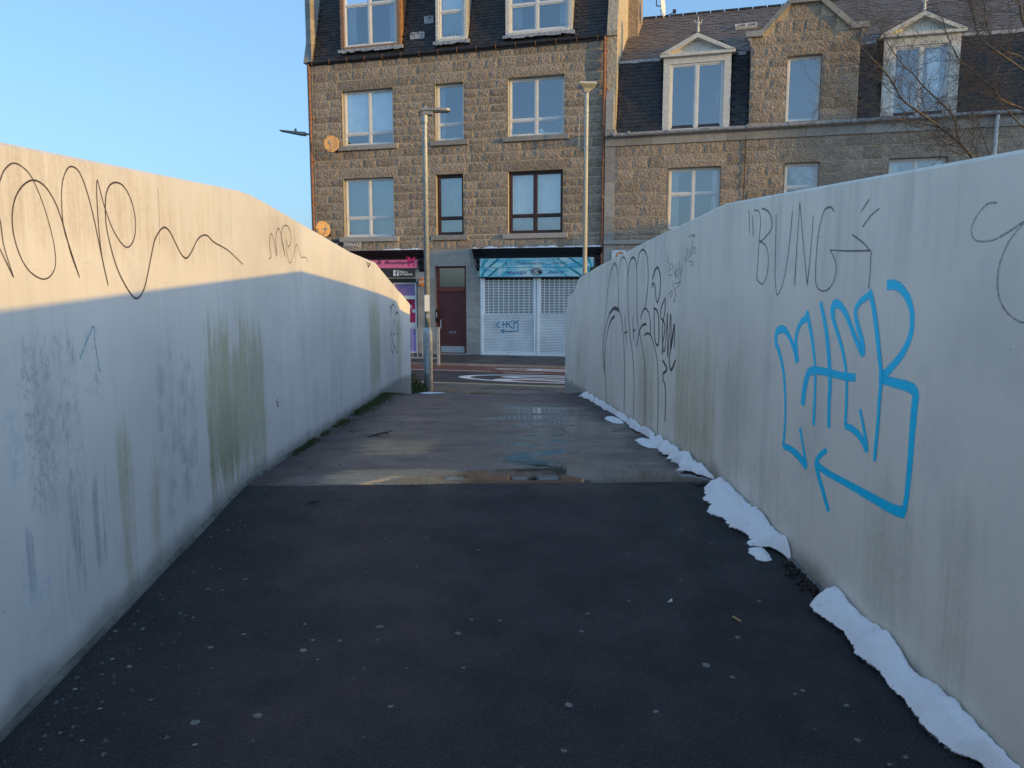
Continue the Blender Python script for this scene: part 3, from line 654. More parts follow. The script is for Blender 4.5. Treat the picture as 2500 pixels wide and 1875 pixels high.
# ------------------------------------------------------------------ rock-faced stone variants
def stone_variants(name, mat, n, amp, nx=6, nz=3, seedz=0):
    out = []
    for q in range(n):
        mb = MB(); e = .0
        for j in range(nz + 1):
            for i in range(nx + 1):
                x, z = i / nx - .5, j / nz - .5
                edge = i in (0, nx) or j in (0, nz)
                d = 0.006 * (amp > .01) if edge else -amp * (.35 + .9 * (noise.noise(Vector((x * 7 + q * 3.7, z * 4 + seedz, q * 1.3))) + .5))
                mb.v.append((x, d, z))
        for j in range(nz):
            for i in range(nx):
                a = j * (nx + 1) + i; mb.f.append((a, a + 1, a + nx + 2, a + nx + 1))
        i0 = len(mb.v); mb.v += [(-.5, .06, -.5), (.5, .06, -.5), (.5, .06, .5), (-.5, .06, .5)]
        bot = list(range(nx + 1)); top = [nz * (nx + 1) + i for i in range(nx + 1)]
        lf = [j * (nx + 1) for j in range(nz + 1)]; rt = [j * (nx + 1) + nx for j in range(nz + 1)]
        mb.f.append(tuple([i0] + [i0 + 1] + bot[::-1])); mb.f.append(tuple([i0 + 3, ] + top + [i0 + 2])[::1])
        mb.f.append(tuple([i0] + lf + [i0 + 3])); mb.f.append(tuple([i0 + 1, i0 + 2] + rt[::-1]))
        me = mb.mesh(name, mat); bm = bmesh.new(); bm.from_mesh(me); bmesh.ops.recalc_face_normals(bm, faces=bm.faces); bm.to_mesh(me); bm.free(); out.append(me)
    return out
ROCK = stone_variants('stone', M['rock'], 14, .0105); ASH = stone_variants('stone', M['ashlar'], 5, .002, 3, 1)
def lay(parent, levels, s0, s1, openings, lmin, lmax, joint=.016, pool=None, clip=None, lintels=True, dd=0.0, lint_pool=None):
    """courses of stones between z levels, leaving the openings free"""
    pool = pool or ROCK; cnt = 0
    for c, (z0, z1) in enumerate(zip(levels, levels[1:])):
        a, b = (s0, s1) if clip is None else clip(z0, z1)
        if b - a < .12: continue
        free = [(a, b)]; 
        for (p, q, r, t) in openings:                 # p..q along, r..t up
            if t > z0 + .02 and r < z1 - .02:
                nf = []
                for (x, y) in free:
                    if q <= x or p >= y: nf.append((x, y))
                    else:
                        if p - x > .05: nf.append((x, p))
                        if y - q > .05: nf.append((q, y))
                free = nf
        fixed = []
        if lintels:
            for (p, q, r, t) in openings:
                if abs(t - z0) < .03: fixed.append((p - .16, q + .16))
        segs = []
        for (x, y) in free:
            cur = [(x, y)]
            for (p, q) in fixed:
                nc = []
                for (m, n_) in cur:
                    if q <= m or p >= n_: nc.append((m, n_)); continue
                    p2, q2 = max(p, m), min(q, n_)
                    if p2 - m > .04: nc.append((m, p2))
                    if n_ - q2 > .04: nc.append((q2, n_))
                    segs.append((p2, q2, True))
                cur = nc
            segs += [(m, n_, False) for m, n_ in cur]
        for (x, y, whole) in segs:
            L = y - x
            k_ = 1 if whole else max(1, round(L / random.uniform(lmin, lmax)))
            ws = [1.0 if whole else random.uniform(.7, 1.35) for _ in range(k_)]; tot = sum(ws); px = x
            for wgt in ws:
                wd = L * wgt / tot
                o = link('stone', random.choice(pool if not (whole and lint_pool) else lint_pool), parent, (px + wd / 2, dd + random.uniform(-.004, .004), (z0 + z1) / 2))
                o.scale = ((wd - joint) * random.choice((1, 1)), 1, z1 - z0 - joint); px += wd; cnt += 1
    return cnt
def levels(marks, h):
    out = []
    for a, b in zip(marks, marks[1:]):
        n = max(1, round((b - a) / h)); ws = [random.uniform(.9, 1.1) for _ in range(n)]; t = sum(ws); z = a
        for wgt in ws: out.append(z); z += (b - a) * wgt / t
    out.append(marks[-1]); return out
def backing(parent, s0, s1, z0, z1, openings, mat, d=.014, reveal=.20, rmat=None, name='wall', clip=None):
    mb = MB(); xs = sorted(set([s0, s1] + [v for o in openings for v in o[:2] if s0 < v < s1])); zs = sorted(set([z0, z1] + [v for o in openings for v in o[2:] if z0 < v < z1]))
    for a, b in zip(xs, xs[1:]):
        for c, e in zip(zs, zs[1:]):
            mx_, mz = (a + b) / 2, (c + e) / 2
            if any(o[0] < mx_ < o[1] and o[2] < mz < o[3] for o in openings): continue
            mb.quad((a, d, c), (b, d, c), (b, d, e), (a, d, e))
    o = mb.build(name, mat, parent)
    rv = MB()
    for (p, q, r, t) in openings:
        y0, y1 = -.004, reveal + .12
        rv.quad((p, y0, r), (p, y1, r), (p, y1, t), (p, y0, t)).quad((q, y0, r), (q, y0, t), (q, y1, t), (q, y1, r))
        rv.quad((p, y0, t), (p, y1, t), (q, y1, t), (q, y0, t)).quad((p, y0, r), (q, y0, r), (q, y1, r), (p, y1, r))
        rv.build('reveal', rmat or M['ashlar'], parent, recalc=False); rv = MB()
    return o
def curtains(mb, s0, s1, z0, z1, d, amp=.03, per=.11, gather=1.0):
    n = max(8, int((s1 - s0) / .02)); base = len(mb.v); ph = random.uniform(0, 6)
    for i in range(n + 1):
        x = s0 + (s1 - s0) * i / n; dd = d + amp * math.sin((x - s0) * 6.283 / per + ph + 1.3 * math.sin(x * 5)) * (.6 + .4 * math.sin(x * 13))
        mb.v += [(x, dd, z0), (x * 1.0, dd * 1.0, z1)]
    for i in range(n): a = base + 2 * i; mb.f.append((a, a + 2, a + 3, a + 1))
def room(parent_w, s0, s1, z0, z1, d):
    mb = MB(); D = d + 1.8; e = .25
    a, b, c, t = s0 - e, s1 + e, z0 - .3, z1 + .15
    mb.quad((a, D, c), (b, D, c), (b, D, t), (a, D, t)).quad((a, d, c), (a, D, c), (a, D, t), (a, d, t)).quad((b, d, c), (b, D, c), (b, D, t), (b, d, t)).quad((a, d, t), (b, d, t), (b, D, t), (a, D, t)).quad((a, d, c), (b, d, c), (b, D, c), (a, D, c))
    mb.build('room', M['room'], parent_w)
def window(bld, o, cols, transom, fm, style='net', d=.14, sill=True, frame=.055, name='window', top_only=False):
    """o = opening; cols = mullion positions (absolute s); transom = z or None"""
    s0, s1, z0, z1 = o; mb = MB()
    mb.frame(s0 + .01, s1 - .01, z0 + .01, z1 - .01, frame, d, d + .07)
    xs = [s0 + .01 + frame] + cols + [s1 - .01 - frame]; zs = [z0 + .01 + frame] + ([transom] if transom else []) + [z1 - .01 - frame]
    for c in cols: mb.box(c - .038, c + .038, d + .003, d + .066, z0 + .01 + frame, z1 - .01 - frame)
    if transom: 
        for a, b in zip([s0 + .01 + frame] + [c + .038 for c in cols], [c - .038 for c in cols] + [s1 - .01 - frame]): mb.box(a, b, d + .005, d + .064, transom - .03, transom + .03)
    w_ = mb.build(name, fm, bld); bevel(w_, .006, 2)
    if 'label' in w_: pass
    # sashes, panes
    cx_ = [s0 + .01 + frame] + [v for c in cols for v in (c - .038, c + .038)] + [s1 - .01 - frame]
    cz_ = [z0 + .01 + frame] + ([transom - .03, transom + .03] if transom else []) + [z1 - .01 - frame]
    for a, b in zip(cx_[::2], cx_[1::2]):
        for c, e in zip(cz_[::2], cz_[1::2]):
            sm = MB().frame(a + .002, b - .002, c + .002, e - .002, .026, d + .018, d + .052).build('sash', fm, w_)
            MB().quad((a + .027, d + .034, c + .027), (b - .027, d + .034, c + .027), (b - .027, d + .034, e - .027), (a + .027, d + .034, e - .027)).build('pane', M['glass'], w_)
    cu = MB(); dd = d + .16
    if style == 'net': curtains(cu, s0 - .02, s1 + .02, z0, z1, dd, .02, .10)
    elif style == 'sides': curtains(cu, s0 - .02, s0 + (s1 - s0) * .20, z0, z1, dd, .03, .07); curtains(cu, s1 - (s1 - s0) * .16, s1 + .02, z0, z1, dd, .03, .07)
    elif style == 'left': curtains(cu, s0 - .02, s0 + (s1 - s0) * .25, z0, z1, dd, .03, .07)
    elif style == 'right': curtains(cu, s1 - (s1 - s0) * .4, s1 + .02, z0, z1, dd, .03, .08)
    elif style == 'blind': cu.quad((s0, dd, z0 + .02), (s1, dd, z0 + .02), (s1, dd, z1), (s0, dd, z1))
    elif style == 'wide': curtains(cu, s0 - .02, s1 + .02, z0 + (z1 - z0) * .25, z1, dd, .02, .14)
    if cu.f: cu.build('curtain' if style != 'blind' else 'blind', M['curtain'] if style != 'blind' else M['blind'], w_, smooth=True)
    room(w_, s0, s1, z0, z1, d + .20)
    if sill:
        sl_ = MB(); sl_.prism([(-.075, z0 - .155), (.10, z0 - .155), (.10, z0 + .006), (-.02, z0 + .004), (-.075, z0 - .018)], s0 - .16, s1 + .16, 'x')
        so = sl_.build('sill', M['ashlar'], bld); bevel(so, .008, 2)
    return w_

# ------------------------------------------------------------------ left tenement
sL = fac(*zoomA(300, 800))[0]; sR = fac(*zoomA(2158, 800))[0]
zGut = (fac(*zoomA(300, 392))[1] + fac(*zoomA(2165, 232))[1]) / 2
bl = empty('granite_tenement', FW((sL + sR) / 2, 0, 0), FROT, 'tall brown granite tenement with shops below and a dark slate mansard on top', 'building'); bl['off'] = ((sL + sR) / 2, 0.0, 0.0)
OFFL = tuple(bl['off'])
def rectA(x0, x1, yt, yb, conv=zoomA, d=0.0):        # opening from its picture corners
    a = fac(*conv(x0, yt[0]), d); b = fac(*conv(x1, yt[1]), d); c = fac(*conv(x0, yb[0]), d); e = fac(*conv(x1, yb[1]), d)
    return ((a[0] + c[0]) / 2, (b[0] + e[0]) / 2, (c[1] + e[1]) / 2, (a[1] + b[1]) / 2)
W1 = rectA(503, 822, (572, 548), (915, 905)); W2 = rectA(1087, 1265, (528, 513), (882, 876)); W3 = rectA(1543, 1897, (488, 463), (858, 845))
W4 = rectA(513, 828, (1122, 1110), (1492, 1488)); W5 = rectA(1092, 1265, (1098, 1090), (1478, 1474)); W6 = rectA(1543, 1889, (1075, 1060), (1466, 1460))
zs_ = lambda k, L: sum(w[k] for w in L) / len(L)
t1, b1 = zs_(3, [W1, W2, W3]), zs_(2, [W1, W2, W3]); t2, b2 = zs_(3, [W4, W5, W6]), zs_(2, [W4, W5, W6])
W1, W2, W3 = [(w[0], w[1], b1, t1) for w in (W1, W2, W3)]; W4, W5, W6 = [(w[0], w[1], b2, t2) for w in (W4, W5, W6)]
print('left tenement', sL, sR, zGut, t1, b1, t2, b2, [round(v, 2) for v in W3])
cor_z = fac(*zoomC(1700, 195))[1]                     # top of the shop cornice
ops = [W1, W2, W3, W4, W5, W6]
# shop level openings
DOOR = rectA(930, 1162, (338, 338), (1008, 1010), zoomC); DOOR = (DOOR[0], DOOR[1], .03, DOOR[3])
shop2 = rectA(1272, 2130, (425, 425), (1020, 1022), zoomC); shop2 = (shop2[0], shop2[1], .03, shop2[3] + .02)
shop1 = rectA(-260, 800, (460, 460), (1000, 1000), zoomC); shop1 = (max(sL + .25, shop1[0]), shop1[1], .03, shop1[3])
gtop = max(DOOR[3], cor_z - .62)
# backings
cl_ = .028
backing(bl, sL, sR, cor_z - .02, zGut, ops, M['mortar'])
backing(bl, sL, sR, 0, cor_z - .02, [DOOR, shop1, (shop2[0], shop2[1], shop2[2], shop2[3])], M['ashmortar'])
m_ = levels([cor_z - .02, b2 - .155, b2, t2, t2 + .31, b1 - .155, b1, t1, t1 + .31, zGut], .262)
sillops = [(w[0] - .16, w[1] + .16, w[2] - .155, w[2]) for w in ops]
nst = lay(bl, m_, sL + .14 - OFFL[0] + OFFL[0], sR, [(a, b, c, e) for a, b, c, e in ops] + sillops, .47, .68, .028)
# ground floor ashlar
gops = [DOOR, shop1, shop2]
gl = levels([.03, .42, DOOR[3], cor_z - .02], .40)
nst += lay(bl, gl, sL + .14, sR, gops, .5, .8, .012, ASH, None, True, 0.0)
for ch in list(bl.children):
    if ch.name.startswith('stone'): ch.location = (ch.location.x - OFFL[0], ch.location.y, ch.location.z)
print('left stones', nst)
# canted corner of dressed blocks at the left edge
z = 0.0; cn = 0
while z < zGut + 2.0:
    h = random.uniform(.36, .46); h = min(h, zGut + 2.2 - z)
    b = MB(); b.prism([(sL + .14, -.012), (sL + .14, .25), (sL - .16, .25), (sL - .16, .20)], z + .006, z + h - .006, 'z')
    o = b.build('quoin_block', M['ashlar'], bl); z += h
# the mass of the building
b = MB(); D_ = 8.0
b.quad((sL - .16, .2, 0), (sL - .16, D_, 0), (sL - .16, D_, zGut), (sL - .16, .2, zGut)).quad((sL - .16, D_, 0), (sR, D_, 0), (sR, D_, zGut), (sL - .16, D_, zGut))
b.build('rear_wall', M['harl'], bl)
# mansard
MZ = 3.4; md = 1.0                                     # rises MZ while going back md
mtop = zGut + MZ
DM1 = rectA(487, 865, (-200, -200), (312, 296), zoomA, .05); DM2 = rectA(1087, 1285, (-200, -200), (268, 252), zoomA, .05); DM3 = rectA(1527, 1948, (-200, -200), (228, 196), zoomA, .05)
zd = zGut + .22; 
gbl = MB()                                             # gables closing the mansard both ends
prof = [(.0, 0), (.0, zGut), (-.06, zGut), (-.06, zGut + .12), (md - .10, mtop + .1), (md + 2.3, mtop + 1.4), (md + 4.6, mtop + .1), (D_, zGut), (D_, 0)]
gg = MB(); gg.prism(prof, sR, sR + .30, 'x'); gg.build('gable_wall', M['harl'], bl)
gg = MB(); gg.prism([(.21, zGut), (.21, zGut + .1), (md + .1, mtop + .1), (md + 2.3, mtop + 1.2), (md + 4.6, mtop + .1), (D_, zGut)], sL - .16, sL + .14, 'x'); gg.build('gable_wall', M['ashlar'], bl)
sk = MB(); sk.prism([(-.02, zGut), (.25, zGut), (md + .25, mtop), (md - .02, mtop)], sL - .16, sL + .14, 'x'); bevel(sk.build('skew_stone', M['ashlar'], bl), .01)
b = MB(); b.quad((sL + .1, .08, zGut), (sR, .08, zGut), (sR, md + .08, mtop), (sL + .1, md + .08, mtop)).quad((sL + .1, md + .08, mtop), (sR, md + .08, mtop), (sR, md + 2.3, mtop + 1.15), (sL + .1, md + 2.3, mtop + 1.15)).quad((sL + .1, md + 2.3, mtop + 1.15), (sR, md + 2.3, mtop + 1.15), (sR, D_, zGut), (sL + .1, D_, zGut))
b.build('roof', M['slate'], bl)
def slates(parent, s0, s1, z0, z1, d0, tan_, holes, w_, h_, mat, quota, name='slate', th=.012, order=None):
    """overlapping slates on a slope; tan_ = set-back per metre of rise"""
    ang = math.atan(tan_); vs = []
    for q in range(4):
        mb = MB(); ww = w_ * (.94 + .02 * q) / 2; hh = h_ * 1.25
        mb.v = [(-ww, -th, 0), (ww, -th - .003 * (q % 2), .004 * (q - 1)), (ww, 0, hh), (-ww, 0, hh), (-ww, 0, 0), (ww, 0, .004 * (q - 1))]
        mb.f = [(0, 1, 2, 3), (0, 4, 5, 1), (0, 3, 4), (1, 5, 2)]
        vs.append(mb.mesh(name, mat))
    off = tuple(parent['off']); P = []; r = 0; z = z0
    while z < z1:
        s = s0 + (r % 2) * w_ / 2
        while s < s1:
            cx_ = s + w_ / 2
            if cx_ < s1 and not any(a - w_ * .3 < cx_ < b + w_ * .3 and z < t and z + h_ > bt for a, b, bt, t in holes): P.append((cx_, z, r))
            s += w_
        z += h_ * math.cos(ang) * random.uniform(.97, 1.03); r += 1
    if order: P.sort(key=order)
    rest = MB()
    for i, (x, z, r) in enumerate(P):
        q = random.randrange(4); jx = random.uniform(-.006, .006); jz = random.uniform(-.008, .008)
        pos = (x - off[0] + jx, d0 + (z - z0) * tan_ - off[1] - .012, z - off[2] + jz); rot = (-ang, random.uniform(-.02, .02), random.uniform(-.03, .03))
        if i < quota:
            o = link(name, vs[q], parent, pos); o.rotation_euler = rot
        else:
            mt = Matrix.Translation(pos) @ Matrix.Rotation(rot[0], 4, 'X') @ Matrix.Rotation(rot[1], 4, 'Y'); bs = len(rest.v); me = vs[q]
            rest.v += [tuple(mt @ v.co) for v in me.vertices]; rest.f += [tuple(bs + k_ for k_ in p.vertices) for p in me.polygons]
    if rest.f:
        o = rest.build(name, mat, parent, off=(0, 0, 0), recalc=False); o['kind'] = 'stuff'
    return len(P)
hl = [(DM1[0], DM1[1], zGut - 1, mtop + 1), (DM2[0], DM2[1], zGut - 1, mtop + 1), (DM3[0], DM3[1], zGut - 1, mtop + 1)]
ns = slates(bl, sL + .15, sR, zGut + .02, mtop, .07, md / MZ, hl, .155, .105, M['slate'], 290)
print('slates', ns)
def dormer_box(bld, rect, zb, ztop, front, back, cheek, face, pw, mull, transom, style, fcol=None, jamb=.10, name='dormer'):
    """a dormer standing on the mansard: the part dormer with frame, sash, pane and curtain sub-parts"""
    s0, s1 = rect[0], rect[1]; off = tuple(bld['off'])
    b = MB(); b.box(s0, s0 + .03, front + .02, back, zb, ztop); b.box(s1 - .03, s1, front + .02, back, zb, ztop); b.box(s0, s1, front + .02, back, ztop, ztop + .06)
    dm = b.build(name, cheek, bld)
    j = jamb; zi = zb + .07
    f = MB(); f.box(s0, s0 + j, front, front + .06, zb, ztop); f.box(s1 - j, s1, front, front + .06, zb, ztop); f.box(s0 + j, s1 - j, front + .001, front + .06, ztop - pw, ztop); f.box(s0 + j, s1 - j, front - .03, front + .08, zb, zi)
    bevel(f.build('surround', face, dm), .006)
    a, b_ = s0 + j, s1 - j; c, e = zi, ztop - pw; fr_ = .05; dd = front + .03
    fm = M['white'] if fcol is None else fcol
    fx = MB(); fx.frame(a + .002, b_ - .002, c + .002, e - .002, fr_, dd, dd + .07)
    for m_s in mull: fx.box(m_s - .04, m_s + .04, dd + .002, dd + .068, c + fr_, e - fr_)
    edges = [a + fr_] + [v for m_s in mull for v in (m_s - .04, m_s + .04)] + [b_ - fr_]
    if transom:
        for p, q in zip(edges[::2], edges[1::2]): fx.box(p, q, dd + .004, dd + .064, transom - .028, transom + .028)
    bevel(fx.build('window_frame', fm, dm), .005)
    zz = [c + fr_] + ([transom - .028, transom + .028] if transom else []) + [e - fr_]
    for p, q in zip(edges[::2], edges[1::2]):
        for u, v in zip(zz[::2], zz[1::2]):
            MB().frame(p + .002, q - .002, u + .002, v - .002, .03, dd + .02, dd + .05).build('sash', fm, dm)
            MB().quad((p + .03, dd + .035, u + .03), (q - .03, dd + .035, u + .03), (q - .03, dd + .035, v - .03), (p + .03, dd + .035, v - .03)).build('pane', M['glass'], dm)
    cu = MB(); W_ = b_ - a; dc = dd + .16
    if style == 'net': curtains(cu, a, b_, c, e, dc)
    if style in ('sides', 'tied'): curtains(cu, a, a + W_ * .2, c, e, dc, .03, .07); curtains(cu, b_ - W_ * .17, b_, c, e, dc, .03, .07)
    if style == 'right': curtains(cu, b_ - W_ * .38, b_ - W_ * .14, c, e, dc, .03, .07)
    if cu.f: cu.build('curtain', M['curtain'], dm, smooth=True)
    rm = MB(); D2 = back - .05
    rm.quad((s0 + .04, D2, zb), (s1 - .04, D2, zb), (s1 - .04, D2, ztop), (s0 + .04, D2, ztop)); rm.quad((s0 + .04, front + .1, zb + .05), (s1 - .04, front + .1, zb + .05), (s1 - .04, D2, zb + .05), (s0 + .04, D2, zb + .05)); rm.quad((s0 + .04, front + .1, zb), (s0 + .04, D2, zb), (s0 + .04, D2, ztop), (s0 + .04, front + .1, ztop)); rm.quad((s1 - .04, front + .1, zb), (s1 - .04, D2, zb), (s1 - .04, D2, ztop), (s1 - .04, front + .1, ztop))
    rm.build('room', M['room'], dm)
    return dm
dtop = zGut + 2.75
for rc, mu, sty, jm, cm, fc_ in ((DM1, 665, 'sides', .13, M['orangewood'], M['orangewood']), (DM2, None, 'net', .10, M['lead'], M['cream']), (DM3, 1725, 'tied', .12, M['lead'], M['cream'])):
    zb = rc[2] + .02
    mul_ = [fac(*zoomA(mu + (12 if mu == 665 else 0), 200), .1)[0]] if mu else []
    tr_ = fac(*zoomA((rc is DM1) * 665 + (rc is DM2) * 1180 + (rc is DM3) * 1725, (rc is DM1) * 26 + (rc is DM2) * 72 + (rc is DM3) * 22), .1)[1]
    dm = dormer_box(bl, rc, zb, dtop, .05, 1.9, cm, fc_, .12, mul_, tr_, sty, None, jm)
    fl = MB(); n = 16
    for i in range(n):                                 # ragged lead apron
        x0 = rc[0] - .08 + (rc[1] - rc[0] + .16) * i / n; x1 = rc[0] - .08 + (rc[1] - rc[0] + .16) * (i + 1) / n
        fl.box(x0, x1, .0 + random.uniform(0, .01), .07, zb - .07 - random.uniform(0, .05), zb + .0)
    fl.build('lead_apron', M['lead'], bl)
# slipped lead patches with pipe holes
for (x, y, wpx, hpx) in ((975, 225, 92, 42), (1037, 115, 60, 45)):
    s, z = fac(*zoomA(x, y), .2); wv = wpx * .0052; hv = hpx * .0048
    tan_ = md / MZ; dd0 = .02 + (z - zGut) * tan_
    b = MB(); b.box(s - wv / 2, s + wv / 2, dd0 - .02, dd0 + .05, z - hv / 2, z + hv / 2)
    for q in ((-.25, .25) if wpx > 80 else (0.05,)): b.tube([(s + q * wv, dd0 - .08, z + hv * .35), (s + q * wv, dd0 + .05, z + hv * .35)], .03, 10)
    b.build('vent_flashing', M['lead'], bl)
# gutter with brackets
b = MB(); b.tube([(sL + .02, -.07, zGut - .035), (sR - .02, -.07, zGut + .0)], .052, 10); b.box(sL + .02, sR, -.05, .0, zGut - .10, zGut + .02)
b.build('gutter', M['iron'], bl, smooth=False)
b = MB(); i = 0
while sL + .2 + i * .62 < sR: x = sL + .2 + i * .62; b.tube([(x, -.0, zGut + .04), (x, -.09, zGut + .04), (x, -.135, zGut - .0), (x, -.12, zGut - .09), (x, 0, zGut - .1)], .007, 5); i += 1
b.build('gutter_bracket', M['rustpipe'], bl)
def pipe(bld, pts, r, mat, name, joints=()):
    b = MB(); b.tube(pts, r, 10)
    for z in joints:
        for (a, c) in zip(pts, pts[1:]):
            if min(a[2], c[2]) <= z <= max(a[2], c[2]) and abs(a[2] - c[2]) > .2:
                t = (z - a[2]) / (c[2] - a[2]); p = [a[k] + t * (c[k] - a[k]) for k in range(3)]
                b.tube([(p[0], p[1], z - .035), (p[0], p[1], z + .035)], r * 1.35, 10); b.box(p[0] - r * 1.9, p[0] + r * 1.9, p[1] + r * .5, .0, z - .012, z + .012)
    return b.build(name, mat, bld, smooth=False)
pl = fac(*zoomA(316, 900))[0]
pipe(bl, [(pl - .03, -.08, zGut - .05), (pl, -.08, zGut - .25), (pl, -.08, .05)], .038, M['rustpipe'], 'drainpipe', [zGut - .4 - i * 1.35 for i in range(5)])
pr = fac(*zoomA(2152, 900))[0] - .03
pipe(bl, [(pr, -.08, zGut - .03), (pr, -.08, zGut - .25), (pr, -.08, .05)], .042, M['rustpipe'], 'drainpipe', [zGut - .4 - i * 1.05 for i in range(6)])
# windows
def mid(x, y): return fac(*zoomA(x, y), .16)[0]
window(bl, W1, [mid(676, 700)], fac(*zoomA(676, 838), .16)[1], M['white'], 'wide')
window(bl, W2, [], fac(*zoomA(1180, 782), .16)[1], M['white'], 'left')
window(bl, W3, [mid(1722, 600)], fac(*zoomA(1722, 750), .16)[1], M['white'], 'none')
window(bl, W4, [mid(677, 1250)], fac(*zoomA(677, 1368), .16)[1], M['white'], 'blind')
window(bl, W5, [], fac(*zoomA(1180, 1371), .16)[1], M['brownframe'], 'net', frame=.07)
window(bl, W6, [mid(1716, 1250)], fac(*zoomA(1716, 1354), .16)[1], M['brownframe'], 'net', frame=.07)

# pots on a sill
def pot(s, d, z, r, h, label, cat='pot', mat='whitetext'):
    e = MB(); n = 10; e.tube([(0, 0, 0), (0, 0, h * .5), (0, 0, h)], [r * .7, r, r * .92], n); e.tube([(r * .9, 0, h * .8), (r * 1.5, 0, h * .55), (r * .9, 0, h * .25)], r * .12, 5)
    o = e.build(name_of(cat), M[mat]); o.location = FW(s, d, z); tag(o, label, cat); return o
def name_of(c): return c.replace(' ', '_')
sxx = lambda x, y: fac(*zoomA(x, y), .26)[0]
pot(sxx(1752, 810), .27, W3[2] + .07, .075, .16, 'larger white jug on the sill behind the upper right window', 'jug')
pot(sxx(1675, 825), .27, W3[2] + .07, .055, .08, 'small white cup on the sill behind the upper right window', 'cup')
o = MB().box(-.14, .14, -.05, .05, 0, .035).build('dish_stack', M['whitetext']); o.location = FW(sxx(1605, 835), .26, W3[2] + .07); o.rotation_euler = (0, 0, FROT); tag(o, 'flat white dish at the left on the sill behind the upper right window', 'dish')
pot(sxx(1215, 850), .27, W2[2] + .07, .05, .10, 'round white ornament on the sill of the narrow upper window', 'ornament')

# ground floor of the left tenement --------------------------------------------------
# entrance door
ds0, ds1 = DOOR[0], DOOR[1]; zdt = fac(*zoomC(1060, 528))[1]; zb0 = fac(*zoomC(1060, 500))[1]
b = MB(); b.frame(ds0 + .004, ds1 - .004, .03, DOOR[3] - .004, .085, .12, .20, .05); b.box(ds0 + .09, ds1 - .09, .10, .20, zdt, zb0 + .02)
dr = b.build('entrance', M['doorframe'], bl); bevel(dr, .006)
b = MB().box(ds0 + .09, ds1 - .09, .15, .19, .05, zdt - .004); bevel(b.build('door_leaf', M['door'], dr), .004)
zk = fac(*zoomC(1060, 940))[1]
MB().box(ds0 + .12, ds1 - .12, .144, .152, .06, zk).build('kick_plate', M['steel'], dr)
hs, hz0 = fac(*zoomC(975, 805), .14); hz1 = fac(*zoomC(975, 738), .14)[1]
MB().tube([(hs, .15, hz0), (hs, .10, hz0 + .03), (hs, .10, hz1 - .03), (hs, .15, hz1)], .013, 8).build('handle', M['whitetext'], dr)
ls, lz = fac(*zoomC(1060, 833), .15)
MB().frame(ls - .11, ls + .11, lz - .03, lz + .03, .012, .135, .15).build('letterbox', M['steel'], dr); MB().box(ls - .097, ls + .097, .143, .151, lz - .018, lz + .018).build('flap', M['darkgrey'], dr)
MB().quad((ds0 + .09, .17, zb0 + .03), (ds1 - .09, .17, zb0 + .03), (ds1 - .09, .17, DOOR[3] - .05), (ds0 + .09, .17, DOOR[3] - .05)).build('fanlight', M['glass'], dr)
MB().quad((ds0 + .05, .5, zb0 - .1), (ds1 - .05, .5, zb0 - .1), (ds1 - .05, .5, DOOR[3] + .1), (ds0 + .05, .5, DOOR[3] + .1)).build('blind', M['room'], dr)
nsx, nz = fac(*zoomC(1060, 610), .15); lettering('12', .085, M['darktext'], dr, nsx - .045, .148, nz - .03, 'number')
ix, iz = fac(*zoomC(934, 710)); ic = fempty('intercom', ix + .02, .03, iz, 'slim black intercom beside the dark red door', 'intercom'); MB().box(ix, ix + .05, .0, .10, iz - .2, iz + .2).build('case', M['black'], ic); MB().box(ix + .005, ix + .045, -.004, .0, iz - .05, iz + .12).build('button_plate', M['steel'], ic)
b = MB().box(ds0 - .05, ds1 + .05, -.10, .2, .03, .05); b.build('doorstep', M['ashlar'], bl)

# black shop cornices, brackets and the turquoise sign
def cornice(s0, s1, z1, parent):
    pr_ = [(0.02, z1 - .30), (-.05, z1 - .30), (-.06, z1 - .22), (-.13, z1 - .15), (-.15, z1 - .09), (-.22, z1 - .05), (-.24, z1 - .0), (.02, z1 + .02)]
    b = MB(); b.prism(pr_, s0, s1, 'x'); o = b.build('cornice', M['black'], parent); bevel(o, .004)
    f = MB(); f.box(s0 - .01, s1 + .01, -.25, .02, z1 + .012, z1 + .022); f.build('lead_cap', M['lead'], parent)
cs0 = fac(*zoomC(1210, 210), -.15)[0]; cs1 = sR - .03; cz = (fac(*zoomC(1240, 208), -.15)[1] + fac(*zoomC(2150, 200), -.15)[1]) / 2
cornice(cs0, cs1, cz, bl)
ps1 = fac(*zoomC(845, 230), -.15)[0]; cornice(sL + .2, ps1, cz - .0, bl)
def bracket(s0, s1, z0, z1):
    b = MB(); b.prism([(0.02, z0), (-.03, z0), (-.10, z0 + .10), (-.07, z0 + .16), (-.09, z1 - .16), (-.15, z1 - .04), (-.15, z1), (.02, z1)], s0, s1, 'x'); b.box(s0 - .02, s1 + .02, -.11, .0, z0 + .09, z0 + .14)
    b.box(s0 + .03, s1 - .03, -.115, -.06, z0 + .22, z1 - .2); bevel(b.build('scroll_bracket', M['black'], bl), .006)
bz0 = fac(*zoomC(1245, 372), -.1)[1]
for x0, x1 in ((1236, 1262), (2132, 2165)): bracket(fac(*zoomC(x0, 300), -.1)[0], fac(*zoomC(x1, 300), -.1)[0], bz0, cz - .30)
bracket(fac(*zoomC(805, 300), -.1)[0], fac(*zoomC(842, 300), -.1)[0], fac(*zoomC(825, 378), -.1)[1], cz - .30)
SG = rectA(1265, 2118, (252, 236), (420, 412), zoomC, -.08); SG = (SG[0], SG[1], SG[2], min(SG[3], cz - .285)); zm = fac(*zoomC(1690, 346), -.08)[1]
k = NT('turquoise_print'); wv = k.noise(1.0, 3, .5, k.scaled((.9, .9, 4.5)), 1.2)
